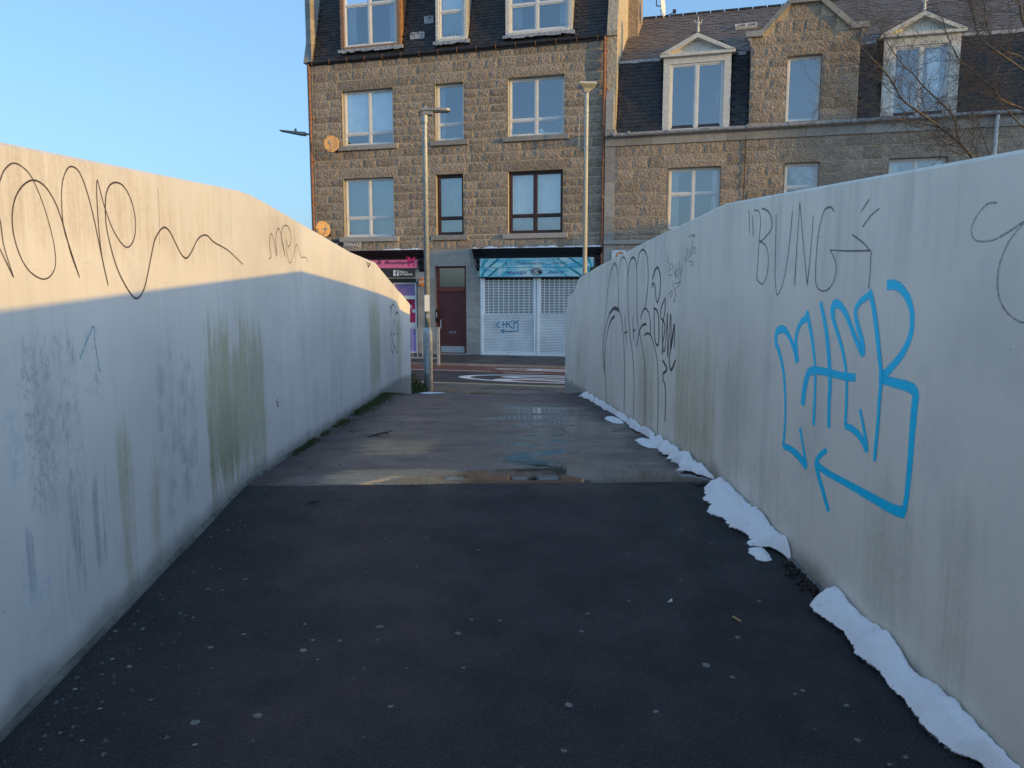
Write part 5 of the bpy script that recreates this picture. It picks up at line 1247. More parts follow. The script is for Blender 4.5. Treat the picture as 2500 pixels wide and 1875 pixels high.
# wallhead gable
ga, gb = GB[0], GB[1]; zsk = (fac(*zoomB(872, 192), DR)[1] + fac(*zoomB(1405, 140), DR)[1]) / 2
pL = fac(*zoomB(925, 182), DR); pT0 = fac(*zoomB(1066, 22), DR); pT1 = fac(*zoomB(1218, 8), DR); pR = fac(*zoomB(1368, 132), DR)
ztp = (pT0[1] + pT1[1]) / 2; zf = (pL[1] + pR[1]) / 2
outl = [(ga, zg2 - .06), (gb, zg2 - .06), (gb, zf), (pR[0], zf), (pT1[0], ztp), (pT0[0], ztp), (pL[0], zf), (ga, zf)]
b = MB()
# front skin in pieces round the window
b.quad((ga, DR + .014, zg2 - .06), (GW[0], DR + .014, zg2 - .06), (GW[0], DR + .014, zf), (ga, DR + .014, zf)); b.quad((GW[1], DR + .014, zg2 - .06), (gb, DR + .014, zg2 - .06), (gb, DR + .014, zf), (GW[1], DR + .014, zf))
b.quad((GW[0], DR + .014, GW[3]), (GW[1], DR + .014, GW[3]), (GW[1], DR + .014, zf), (GW[0], DR + .014, zf)); b.poly([(ga + .02, DR + .014, zf), (gb - .02, DR + .014, zf), (pT1[0], DR + .014, ztp), (pT0[0], DR + .014, ztp)])
b.quad((GW[0], DR + .014, zg2 - .06), (GW[1], DR + .014, zg2 - .06), (GW[1], DR + .014, GW[2]), (GW[0], DR + .014, GW[2]))
b.quad((ga, DR + .02, zg2), (ga, 2.5, zg2), (ga, 2.5, zf), (ga, DR + .02, zf)); b.quad((gb, DR + .02, zg2), (gb, 2.5, zg2), (gb, 2.5, zf), (gb, DR + .02, zf))
b.quad((ga, DR + .04, zf), (ga, 3.4, zf), (pT0[0], 3.4, ztp), (pT0[0], DR + .04, ztp)); b.quad((gb, DR + .04, zf), (gb, 3.4, zf), (pT1[0], 3.4, ztp), (pT1[0], DR + .04, ztp)); b.quad((pT0[0], DR + .04, ztp), (pT0[0], 3.4, ztp), (pT1[0], 3.4, ztp), (pT1[0], DR + .04, ztp))
b.build('wallhead_gable', M['mortar'], br_)
def gclip(z0, z1):
    zc_ = z1
    if zc_ <= zf + .02: return (ga, gb)
    t = (zc_ - zf) / (ztp - zf); return (pL[0] + (pT0[0] - pL[0]) * min(1, t), pR[0] + (pT1[0] - pR[0]) * min(1, t))
lay(br_, levels([zg2 - .05, GW[2], GW[3], GW[3] + .33, zf, ztp - .02], .315), ga, gb, [GW], .42, .66, .020, None, gclip, True, DR)
rv = MB(); p, q_, r_, t_ = GW
rv.quad((p, DR, r_), (p, DR + .3, r_), (p, DR + .3, t_), (p, DR, t_)).quad((q_, DR, r_), (q_, DR + .3, r_), (q_, DR + .3, t_), (q_, DR, t_)).quad((p, DR, t_), (q_, DR, t_), (q_, DR + .3, t_), (p, DR + .3, t_)).quad((p, DR, r_), (q_, DR, r_), (q_, DR + .3, r_), (p, DR + .3, r_)); rv.build('reveal', M['ashlar'], br_, recalc=False)
window(br_, GW, [], None, M['white'], 'none', DR + .14, False)
cpn = [(pL, (pT0[0], ztp)), ((pT1[0], ztp), pR)]
for (a, b_) in (((pL[0], zf), (pT0[0], ztp)), ((pT1[0], ztp), (pR[0], zf))):
    for u0, u1 in ((0, .5), (.5, 1)):
        A = (a[0] + (b_[0] - a[0]) * u0, a[1] + (b_[1] - a[1]) * u0); B = (a[0] + (b_[0] - a[0]) * u1, a[1] + (b_[1] - a[1]) * u1); L_ = math.hypot(B[0] - A[0], B[1] - A[1]); nx, nz_ = -(B[1] - A[1]) / L_, (B[0] - A[0]) / L_
        e_ = .004; ux_, uz_ = (B[0] - A[0]) / L_ * e_, (B[1] - A[1]) / L_ * e_
        cpo = MB().prism([(A[0] + ux_ - nx * .02, A[1] + uz_ - nz_ * .02), (B[0] - ux_ - nx * .02, B[1] - uz_ - nz_ * .02), (B[0] - ux_ + nx * .12, B[1] - uz_ + nz_ * .12), (A[0] + ux_ + nx * .12, A[1] + uz_ + nz_ * .12)], DR - .09, DR + .30).build('coping_stone', M['ashlar'], br_); bevel(cpo, .008)
bevel(MB().box(pT0[0] - .06, pT1[0] + .06, DR - .10, DR + .32, ztp + .0, ztp + .15).build('coping_stone', M['ashlar'], br_), .01)
bevel(MB().box(pT0[0] + .1, pT1[0] - .1, DR - .02, DR + .28, ztp + .15, ztp + .9).build('chimney_stub', M['ashlar'], br_), .01)
for (x0, x1) in ((ga - .17, pL[0] + .04), (pR[0] - .04, gb + .17)):
    bevel(MB().box(x0, x1, DR - .10, DR + .30, zf - .03, zf + .12).build('skewputt', M['ashlar'], br_), .01)
for (x, sg_) in ((ga, -1), (gb, 1)): bevel(MB().prism([(x, zf - .03), (x + sg_ * .13, zf - .03), (x + sg_ * .10, zf - .10), (x + sg_ * .05, zf - .14), (x + sg_ * .03, zf - .24), (x, zf - .28)], DR - .05, DR + .25).build('corbel', M['ashlar'], br_), .006)
# lower windows
window(br_, R1, [fac(*zoomB(588, 900), DR + .15)[0]], fac(*zoomB(588, 951), DR + .15)[1], M['white'], 'sides', DR + .14)
window(br_, R2, [], fac(*zoomB(1110, 918), DR + .15)[1], M['white'], 'blind', DR + .14)
window(br_, R3, [fac(*zoomB(1678, 800), DR + .15)[0]], None, M['white'], 'sides', DR + .14)
# party-wall skew following the roof, corner scroll, chimney
ps_ = MB(); w0, w1 = bs0 + .0, bs0 + .24
sk_pts = [(DR - .02, zg2 - .05), (m0 - .14, zg2 + .1), (m0 - .12, zg2 + 1.0), (m1 - .12, zbk + .0), (m1 + .25, zbk + .32), (m1 + 1.7, zbk + .32 + 1.45 / tan2), (m1 + 1.7, zbk + 1.45 / tan2 - .1), (m1 + .2, zbk - .2), (m1, zg2 - .05)]
ps_.prism(sk_pts, w0, w1, 'x'); bevel(ps_.build('skew_stone', M['ashlar'], br_), .01)
bevel(MB().box(bs0 - .0, bs0 + .32, DR - .14, DR + .2, zg2 - .06, zg2 + .14).build('skewputt', M['ashlar'], br_), .02, 3)
ch = MB(); cz0 = zbk + .2; ch.box(bs0 + .0, bs0 + .62, 2.6, 4.0, zbk - .5, zrg + 3.0); chm = ch.build('chimney_stack', M['rock'], br_)
MB().box(bs0 - .05, bs0 + .70, 2.52, 4.08, zrg + 3.0, zrg + 3.2).build('chimney_cap', M['ashlar'], br_)
# dish on the chimney
cq = fac(*zoomB(430, 30), 3.0)
e = empty('satellite_dish', FW(cq[0], 3.0, cq[1]), FROT, 'edge-on white satellite dish on the chimney against the sky', 'satellite dish', 'satellite dishes on the houses'); e['off'] = (0., 0., 0.)
mb = MB(); n = 20; ax = Vector((.985, -.17, .05)).normalized(); a = ax.cross(Vector((0, 0, 1))).normalized(); b_ = a.cross(ax)
mb.v.append((0, 0, 0))
for i in range(n): t = 6.2832 * i / n; mb.v.append(tuple(a * .30 * math.cos(t) + b_ * .36 * math.sin(t) + ax * .06))
for i in range(n): mb.f.append((0, 1 + i, 1 + (i + 1) % n))
o = mb.build('reflector', M['whitetext'], e); o.modifiers.new('thickness', 'SOLIDIFY').thickness = .015
MB().tube([(0, 0, -.1), (0, 0, -.36), (.42, -.05, -.25)], .013, 6).build('feed_arm', M['iron'], e); MB().box(.38, .48, -.1, .0, -.27, -.17).build('receiver', M['iron'], e)
MB().tube([(0, 0, 0), (-.15, 0, .02), (-.15, 0, .25), (-.33, 0, .25)], .02, 6).build('bracket', M['iron'], e)
# small red and white sign at the left end of the right tenement
q = rectB(188, 240, (1228, 1228), (1262, 1262), DR - .03); hs_ = fempty('hanging_sign', q[0], DR, q[2] - .2, 'small white sign with a red ring beside the drainpipe', 'sign')
MB().box(q[0], q[1] + .1, DR - .05, DR - .01, q[2] - .35, q[3]).build('board', M['whitetext'], hs_)
P = [((q[0] + q[1]) / 2 + .1 + .12 * math.cos(t * .35), q[3] - .2 + .12 * math.sin(t * .35)) for t in range(19)]
ribbon([(P, lambda t: .05)], lambda a, b_, L: (a - hs_['off'][0], DR - .052 - L - hs_['off'][1], b_ - hs_['off'][2]), M['orange'], 'red_ring', hs_, .001)

# ------------------------------------------------------------------ street furniture
def lamp_post(px, basey, topy, label, kind, wide):
    r = ray(px, basey); p = r * (ZG / r.z); base = Vector((p.x, p.y, ZG)); rt = ray(px, topy); H = (rt * (p.y / rt.y)).z - ZG
    e = empty('street_lamp', base, 0, label, 'street lamp', 'lamp posts by the end of the ramp')
    if kind == 0:
        MB().tube([(0, 0, -.1), (0, 0, 1.16), (0, 0, 1.20), (0, 0, 1.29)], [.093, .093, .090, .060], 20).build('base_column', M['galv'], e, smooth=True)
        MB().box(-.035, .035, -.096, -.088, .35, .85).build('service_door', M['galv'], e)
    else: MB().tube([(0, 0, -.1), (0, 0, 1.2), (0, 0, 1.29)], [.085, .085, .055], 20).build('base_column', M['postpaint'], e, smooth=True)
    mt = M['galv'] if kind == 0 else M['postpaint']; rr = .057 if kind == 0 else .045
    MB().tube([(0, 0, 1.28), (0, 0, H - .12), (0, 0, H)], [rr, rr * .82, rr * .80], 16).build('pole', mt, e, smooth=True)
    return e, H
lp1, H1_ = lamp_post(1046, 953, 285, 'grey galvanised street lamp with a flat sideways head, at the left end of the ramp', 0, 0)
b = MB(); b.tube([(0, 0, H1_ - .12), (0, 0, H1_ + .02)], .062, 16); b.build('collar', M['galv'], lp1)
b = MB(); b.v = []; L = [(-.075, -.075), (.06, -.085), (.16, -.10), (.44, -.10), (.50, -.07), (.50, .07), (.44, .10), (.16, .10), (.06, .085), (-.075, .075)]
b.prism(L, H1_ + .10, H1_ + .155, 'z'); b.prism([(x * .86 + .02, y * .8) for x, y in L if x < .2], H1_ + .02, H1_ + .10, 'z'); bevel(b.build('lamp_head', M['lamphead'], lp1), .012, 3)
MB().box(.17, .45, -.075, .075, H1_ + .088, H1_ + .0985).build('lens', M['lens'], lp1); MB().tube([(.01, 0, H1_ + .155), (.01, 0, H1_ + .20)], [.035, .03], 12).build('photocell', M['lamphead'], lp1)
MB().box(-.05, .052, -.064, -.052, 1.62, 1.95).build('notice', M['whitetext'], lp1); MB().box(-.02, .06, -.061, -.05, 1.48, 1.56).build('number_plate', M['steel'], lp1)
lp2, H2_ = lamp_post(1424, 962, 222, 'pale cream-lit street lamp with a small square head, behind the right parapet wall', 1, 0)
b = MB(); i = 0
for (h, r0) in ((0, .05), (.06, .075), (.12, .165), (.145, .175), (.165, .15)):
    b.v += [(-r0, -r0, H2_ - .03 + h), (r0, -r0, H2_ - .03 + h), (r0, r0, H2_ - .03 + h), (-r0, r0, H2_ - .03 + h)]
for j in range(4):
    for q in range(4): b.f.append((j * 4 + q, j * 4 + (q + 1) % 4, j * 4 + 4 + (q + 1) % 4, j * 4 + 4 + q))
b.f += [(0, 1, 2, 3), (16, 17, 18, 19)]; bevel(b.build('lamp_head', M['postpaint'], lp2), .008)
# lamp whose head sticks out behind the left tenement
r = ray(752, 330); dpt = 31.0; base = r * (dpt / r.y); hd = ray(752, 327); top = (hd * (dpt / hd.y))
e = empty('street_lamp', (base.x + .05, dpt, ZG), 0, 'distant street lamp whose dark head sticks out past the left edge of the tenement', 'street lamp'); Hh = top.z - ZG
MB().tube([(.55, 0, -.1), (.55, 0, Hh - .5), (.45, 0, Hh - .15), (.1, 0, Hh - .03), (-.15, 0, Hh + .0)], [.10, .07, .06, .045, .04], 10).build('pole', M['galv'], e)
b = MB(); b.prism([(-.15, Hh - .07), (-.35, Hh - .05), (-1.15, Hh + .10), (-1.15, Hh + .13), (-.30, Hh + .06), (-.12, Hh + .05)], -.16, .16); bevel(b.build('lamp_head', M['lamphead'], e), .015, 2); MB().box(-.58, -.50, -.04, .04, Hh + .06, Hh + .20).build('photocell', M['lamphead'], e)

# guard rail on the far kerb
g0 = gnd(*zoomC(955, 1075)); rl = empty('guard_rail', FW(g0[0], g0[1], .03), FROT, 'grey metal pedestrian guard rail at the far kerb', 'railing'); rl['off'] = (0., 0., 0.)
hr = 1.0; b = MB(); b.box(-.035, .035, -.03, .03, -.05, hr + .02); b.build('post', M['galv'], rl)
for x in (-2.0, -4.0): MB().box(x - .035, x + .035, -.03, .03, -.05, hr + .02).build('post', M['galv'], rl)
for a, c in ((-1.965, -.035), (-3.965, -2.035)):
    MB().box(a, c, -.02, .02, hr - .04, hr).build('top_rail', M['galv'], rl); MB().box(a, c, -.02, .02, .13, .165).build('bottom_rail', M['galv'], rl)
    n = 13; ref = None
    for i in range(1, n):
        x = a + (c - a) * i / n
        if ref is None: ref = MB().box(-.009, .009, -.009, .009, .165, hr - .04).mesh('baluster', M['galv'])
        link('baluster', ref, rl, (x, 0, 0))

# ------------------------------------------------------------------ snow along the foot of the right wall
def plane_pt(px, py):
    r = ray(px, py)
    for (a, za), (b_, zb) in (((-6.6, -1.965), (4.52, -1.177)), ((4.52, -1.177), (10.8, -1.46)), ((10.8, -1.46), (14.3, -1.955))):
        m_s = (zb - za) / (b_ - a); den = r.z - m_s * r.y
        t = (za - m_s * a) / den if abs(den) > 1e-9 else -1
        if t > 0 and a - .01 <= r.y * t <= b_ + .01: return Vector((r.x * t, r.y * t, r.z * t))
    return None
def snow_strip(front, y0, y1, h, label, seed, step=.02, rag=.25):
    fr_ = sorted([(p.y, HW - p.x) for p in (plane_pt(*zoomQ(*q)) for q in front) if p]); NJ = 22
    def wid(y):
        if y <= fr_[0][0]: return fr_[0][1]
        for (a, wa), (b_, wb) in zip(fr_, fr_[1:]):
            if y <= b_: return wa + (wb - wa) * (y - a) / (b_ - a)
        return fr_[-1][1]
    n = int((y1 - y0) / step); mb = MB()
    for i in range(n + 1):
        y = y0 + (y1 - y0) * i / n; u = (y - y0) / (y1 - y0)
        ends = min(1, (u / .06)) ** .5 * min(1, ((1 - u) / .05)) ** .5
        w_ = max(.015, wid(y) * (1 + rag * noise.noise(Vector((y * 9, seed, 1))) + rag * .7 * noise.noise(Vector((y * 31, seed, 2))) + rag * .5 * noise.noise(Vector((y * 90, seed, 7))))) * (.35 + .65 * ends)
        hv = h * ends * (.85 + .45 * noise.noise(Vector((y * 5, seed, 5))))
        for j in range(NJ + 1):
            v = j / NJ; x = HW - .004 - w_ * .96 * v; pr_ = 1 - v ** 2.4
            bump_ = .018 * noise.noise(Vector((x * 22, y * 18, seed))) + .009 * noise.noise(Vector((x * 70, y * 60, seed)))
            melt = 1 - .45 * max(0, 1 - v / .10)
            z = path_z(y) + hv * pr_ * melt + bump_ * min(1, 3 * (1 - v)) * (hv / h) + .003 - .012 * (v > .985)
            mb.v.append((x, y, z))
    for i in range(n):
        for j in range(NJ): a = i * (NJ + 1) + j; mb.f.append((a, a + 1, a + NJ + 2, a + NJ + 1))
    b0 = len(mb.v)
    o = mb.build('snow_bank', M['snowbank'], None, smooth=True, recalc=False)
    ul = o.data.uv_layers.new(name='UVMap')
    for lp in o.data.loops: ul.data[lp.index].uv = ((lp.vertex_index % (NJ + 1)) / NJ, 0)
    bm = bmesh.new(); bm.from_mesh(o.data); bmesh.ops.recalc_face_normals(bm, faces=bm.faces)
    if sum(f.normal.z for f in bm.faces) < 0: bmesh.ops.reverse_faces(bm, faces=bm.faces)
    bm.to_mesh(o.data); bm.free()
    return tag(o, label, 'snow')
ypt = lambda x, y: plane_pt(*zoomQ(x, y)).y
snow_strip([(1440, 880), (1560, 960), (1600, 1040), (1680, 1110), (1760, 1190), (1830, 1290), (1900, 1350), (1960, 1400), (2050, 1430)], 1.55, ypt(1545, 838), .105, 'long smooth bank of snow nearest the viewer at the foot of the right wall', 1.0, .012, .16)
snow_strip([(1055, 445), (1062, 510), (1130, 565), (1190, 600), (1250, 650), (1300, 650), (1365, 695)], ypt(1375, 690), ypt(1130, 428), .105, 'middle bank of snow just before the path joint, at the foot of the right wall', 2.0, .014, .25)
snow_strip([(600, 100), (640, 112), (700, 150), (780, 188), (790, 215), (860, 250), (880, 280), (930, 325), (1000, 380), (1095, 402)], ypt(1105, 405), ypt(590, 98), .085, 'thin ragged line of snow beyond the puddle, at the foot of the right wall', 3.0, .022, .75)
# slush beside the banks
def slush(px, py, w_, l_, seed, label):
    c = plane_pt(*zoomQ(px, py)); mb = MB(); n = 22; m = 5; mb.v.append((c.x, c.y, path_z(c.y) + .022))
    for j in range(1, m + 1):
        for i in range(n):
            t = 6.2832 * i / n; rr = j / m * (1 + .35 * noise.noise(Vector((math.cos(t) * 2, math.sin(t) * 2, seed)))); x = c.x + w_ * rr * math.cos(t); y = c.y + l_ * rr * math.sin(t)
            mb.v.append((x, y, path_z(y) + .022 * (1 - (j / m) ** 2) + .008 * noise.noise(Vector((x * 30, y * 30, seed))) * (j < m) - .003 * (j == m)))
    for i in range(n): mb.f.append((0, 1 + i, 1 + (i + 1) % n))
    for j in range(m - 1):
        for i in range(n): p = 1 + j * n; mb.f.append((p + i, p + n + i, p + n + (i + 1) % n, p + (i + 1) % n))
    o = mb.build('slush_patch', M['snowbank'], None, smooth=True); ul = o.data.uv_layers.new(name='UVMap')
    for lp in o.data.loops: ul.data[lp.index].uv = (0.25 if lp.vertex_index == 0 else .25 + .75 * (((lp.vertex_index - 1) // n + 1) / m), 0)
    tag(o, label, 'slush')
slush(1262, 670, .05, .09, 1, 'small smear of slush beside the lower end of the middle snow bank')
slush(1235, 632, .03, .03, 2, 'crumb of snow on the asphalt beside the middle snow bank')
slush(860, 268, .10, .30, 3, 'flat grey slush left of the far snow line, past the puddle')
slush(735, 185, .09, .35, 4, 'flat slush at the narrow start of the far snow line')
slush(1395, 690, .02, .05, 5, 'lump of snow in the dirty gap between two snow banks')

# wet dirt in the gaps
def clods(x0, y0, x1, y1, n, label, mat, rmin, rmax, name='dirt', spread=.09):
    mb = MB(); A = plane_pt(*zoomQ(x0, y0)); B = plane_pt(*zoomQ(x1, y1))
    for i in range(n):
        t = random.random(); c = A.lerp(B, t); c.x -= abs(random.gauss(0, spread)); r_ = random.uniform(rmin, rmax); c.x = min(c.x, HW - r_); c.z = path_z(c.y) + r_ * .3
        mb.tube([(c.x, c.y, c.z - r_ * .7), (c.x, c.y, c.z), (c.x + random.uniform(-.3, .3) * r_, c.y, c.z + r_ * .6)], [r_ * .8, r_ * random.uniform(.8, 1.2), r_ * .4], 5)
    o = mb.build(name, mat); return tag(o, label, None, None, 'stuff')
clods(1375, 700, 1500, 815, 110, 'wet black leaf dirt between the two nearest snow banks', M['dirt'], .004, .015, spread=.035)
clods(1090, 418, 1130, 432, 40, 'wet dirt at the wall joint by the puddle', M['dirt'], .008, .02, spread=.05)

# grit, moss and litter on the path
mb = MB()
for i in range(1150):
    y = random.choice((random.uniform(1.5, 4.5), random.uniform(1.5, 11.5))); x = -HW + .05 + min(2.6, random.expovariate(1 / .28)); r_ = random.choice((.003, .0035, .004, .005, .007, .011)) * random.uniform(.7, 1.2)
    z = surf(x, y); q = len(mb.v); a = random.uniform(0, 6)
    mb.v += [(x + r_ * math.cos(a + k_ * 2.1) * random.uniform(.8, 1.3), y + r_ * math.sin(a + k_ * 2.1), z - .001) for k_ in range(3)] + [(x, y, z + r_ * random.uniform(.6, 1))]
    mb.f += [(q, q + 1, q + 3), (q + 1, q + 2, q + 3), (q + 2, q, q + 3)]
tag(mb.build('grit', M['pebble']), 'loose grit scattered along the left side of the path', None, None, 'stuff')
mb = MB()
for i in range(5200):
    y = random.uniform(5.6, 12.6) if i % 4 else random.uniform(8.4, 11.4); dens = noise.noise(Vector((y * 2.2, 0, 9)))
    if dens < -.12 and y < 8.2: continue
    wmax = .05 + .14 * max(0, min(1, (y - 6.5) / 3)); x = -HW + .01 + abs(random.gauss(0, wmax * .55)); z = path_z(y); h = random.uniform(.008, .03 + .035 * max(0, dens + .2)); a = random.uniform(0, 6.28); ww = .004
    q = len(mb.v); dx, dy = math.cos(a) * ww, math.sin(a) * ww
    mb.v += [(x - dx, y - dy, z), (x + dx, y + dy, z), (x + random.uniform(-.02, .02), y + random.uniform(-.02, .02), z + h)]; mb.f.append((q, q + 1, q + 2))
tag(mb.build('moss', M['moss']), 'moss and short grass along the foot of the left wall', None, None, 'stuff')
# weedy tuft by the lamp post
mb = MB(); tc = Vector((-1.45, 15.0, ZG))
for i in range(2600):
    a = random.uniform(0, 6.28); rr = .42 * math.sqrt(random.random()); x, y = tc.x + rr * math.cos(a) * .8, tc.y + rr * math.sin(a); hm = .24 * (1 - (rr / .45) ** 2); z = ZG + random.uniform(0, max(.01, hm)); q = len(mb.v); l = random.uniform(.02, .05); b1_ = random.uniform(0, 6.28)
    mb.v += [(x, y, z), (x + l * math.cos(b1_), y + l * math.sin(b1_), z + l * .5), (x + l * .5 * math.cos(b1_ + .9), y + l * .5 * math.sin(b1_ + .9), z + l)]; mb.f.append((q, q + 1, q + 2))
tf = empty('weed_clump', tc, 0, 'low mossy weed clump between the left wall end and the lamp post', 'weeds'); o = mb.build('leaves', M['moss'], tf, off=tuple(tc), recalc=False)
mb = MB()
for i in range(500):
    x, y = tc.x + random.gauss(-.02, .10), tc.y + random.gauss(-.05, .12); z = ZG + random.uniform(.10, .36); q = len(mb.v); l = random.uniform(.02, .05); b1_ = random.uniform(0, 6.28)
    mb.v += [(x, y, z), (x + l * math.cos(b1_), y + l * math.sin(b1_), z + l * .3), (x, y, z + l)]; mb.f.append((q, q + 1, q + 2))
mb.build('dry_stems', M['weed'], tf, off=tuple(tc), recalc=False)
def flat_snow(x, y, w_, l_, label):
    mb = MB(); n = 26; mb.v.append((x, y, ZG + .02))
    for i in range(n): t = 6.2832 * i / n; rr = 1 + .3 * noise.noise(Vector((math.cos(t) * 2, math.sin(t) * 2, x))); mb.v.append((x + w_ * rr * math.cos(t), y + l_ * rr * math.sin(t), ZG + .001))
    for i in range(n): mb.f.append((0, 1 + i, 1 + (i + 1) % n))
    tag(mb.build('snow_patch', M['snow'], None, smooth=True), label, 'snow')
flat_snow(-1.05, 14.75, .32, .09, 'thin flat snow at the foot of the grey lamp post'); flat_snow(1.42, 13.9, .12, .10, 'small snow patch at the foot of the right wall end')

# twigs
def twig(pts, r_, label):
    P = [plane_pt(*zoomZ(*p)) for p in pts]; mb = MB(); mb.tube([(p.x, p.y, p.z + r_ + .004 * (i % 2)) for i, p in enumerate(P)], [r_] * (len(P) - 1) + [r_ * .5], 6)
    for i in (1, 2):
        if i < len(P) - 1: p = P[i]; mb.tube([(p.x, p.y, p.z + r_), (p.x + .05, p.y - .10, p.z + r_ * 1.5)], [r_ * .8, r_ * .3], 5)
    return tag(mb.build('twig', M['stick']), label, 'twig')
twig([(1533, 285), (1560, 278), (1600, 268), (1628, 262)], .006, 'dark forked twig lying on the path past the joint')
twig([(1275, 566), (1300, 556), (1328, 552)], .004, 'short twig on the dark asphalt just before the joint')
twig([(1447, 262), (1520, 261)], .004, 'straight thin twig near the mossy foot of the left wall')
q = plane_pt(*zoomQ(443, 397)); lf = MB(); lf.poly([(q.x - .035, q.y, q.z + .004), (q.x, q.y - .03, q.z + .009), (q.x + .04, q.y, q.z + .006), (q.x + .01, q.y + .035, q.z + .010)]); lf.prism([(q.x - .035, q.y - .003), (q.x + .04, q.y - .002), (q.x + .04, q.y + .004)], q.z + .002, q.z + .006, 'z'); tag(lf.build('fallen_leaf', M['stick']), 'dark fallen leaf in the puddle by the joint', 'leaf')
q = plane_pt(*zoomQ(1178, 905)); tag(MB().tube([(q.x - .008, q.y + .022, q.z + .005), (q.x + .008, q.y - .022, q.z + .005)], .0042, 10).build('cigarette_butt', M['butt']), 'tan cigarette butt on the dark path near the snow', 'cigarette butt')
q = plane_pt(*zoomQ(940, 840)); tag(MB().prism([(q.x - .014, q.y - .010), (q.x + .006, q.y - .004), (q.x + .010, q.y + .016), (q.x + .002, q.y + .014), (q.x - .003, q.y + .002)], q.z + .002, q.z + .008, 'z').build('paper_scrap', M['paper']), 'tiny bright scrap of paper in the middle of the dark path', 'litter')

# trodden gum: flat irregular spots, parts of the path
gums = [zoomQ(*p) + (s_,) for *p, s_ in ((652, 649, .9), (789, 664, 1.1), (619, 948, 1.3), (640, 884, .9), (789, 838, 1.), (1068, 1066, 1.5), (1162, 1110, 1.1), (1182, 966, 1.3), (1574, 1211, 1.1), (1388, 1170, .9), (1416, 1158, .8), (556, 1376, 1.4), (572, 1212, 1.6), (175, 954, 1.1), (195, 1077, 1.1), (224, 904, .7), (325, 909, .9), (247, 653, .7), (276, 508, .7), (62, 605, .9), (921, 498, .6), (980, 583, .8), (1086, 630, .8), (1258, 836, .8), (1612, 1336, .9), (1785, 1398, .8), (1086, 692, .5), (1142, 754, .5), (24, 716, .7), (977, 763, .8), (811, 768, .5), (1727, 1424, .8), (887, 1235, .9), (1458, 1297, .5), (316, 1028, .4), (697, 1114, .3))]
gums += [zoomZ(*p) + (s_,) for *p, s_ in ((811, 1467, 2.0), (1069, 1438, 1.4), (1260, 1168, 1.6), (1319, 1207, 1.0), (1578, 1071, 1.5), (1412, 1130, .9), (1302, 1126, .9), (1570, 1126, .7), (1012, 1103, 1.1), (874, 1157, 1.1), (767, 1027, .9), (803, 1034, 1.0), (863, 915, 1.0), (912, 832, .9), (1020, 875, 1.0), (1470, 741, .8), (1415, 612, .9), (1418, 597, .5), (1524, 848, .8), (1731, 825, .6), (1700, 568, .6), (1773, 699, .9), (627, 1374, .9), (415, 1411, .9), (424, 1270, .8), (466, 1206, .9), (537, 1236, .8), (313, 1330, .8), (480, 1089, 1.1), (591, 1080, 1.0), (810, 1558, 1.0), (1512, 1245, .7), (1690, 1243, .8), (1623, 1402, .9), (922, 922, .8), (740, 926, .7), (950, 723, .7), (1255, 490, .9), (1604, 706, .8), (1512, 1528, .5), (340, 1545, .7), (250, 1512, .7), (1468, 574, .8), (1266, 1061, .9), (742, 1099, .5), (881, 1242, .4), (1258, 1234, .5))]
gm = MB(); gref = []
for v in range(8):
    b = MB(); n = 13; ph = random.uniform(0, 9)
    for i in range(n): t = 6.2832 * i / n; r_ = .0105 * (1 + (.30 if v % 2 else .16) * noise.noise(Vector((math.cos(t) * 1.5 + v * 3, math.sin(t) * 1.5, ph))) + random.uniform(-.14, .14)); b.v.append((r_ * 1.1 * math.cos(t), r_ * math.sin(t), 0))
    b.v.append((0, 0, .0016)); b.f = [(i, (i + 1) % n, n) for i in range(n)]; gref.append(b.mesh('gum_spot', M['gum']))
for (x, y, s_) in gums:
    p = plane_pt(x, y)
    if p is None or p.y > 4.45: continue
    o = link('gum_spot', random.choice(gref), path, (p.x, p.y, surf(p.x, p.y) + .0008)); s_ *= random.uniform(.6, 1.0); o.scale = (s_, s_, 1); o.rotation_euler = (math.atan(.0713), 0, random.uniform(0, 6.28))

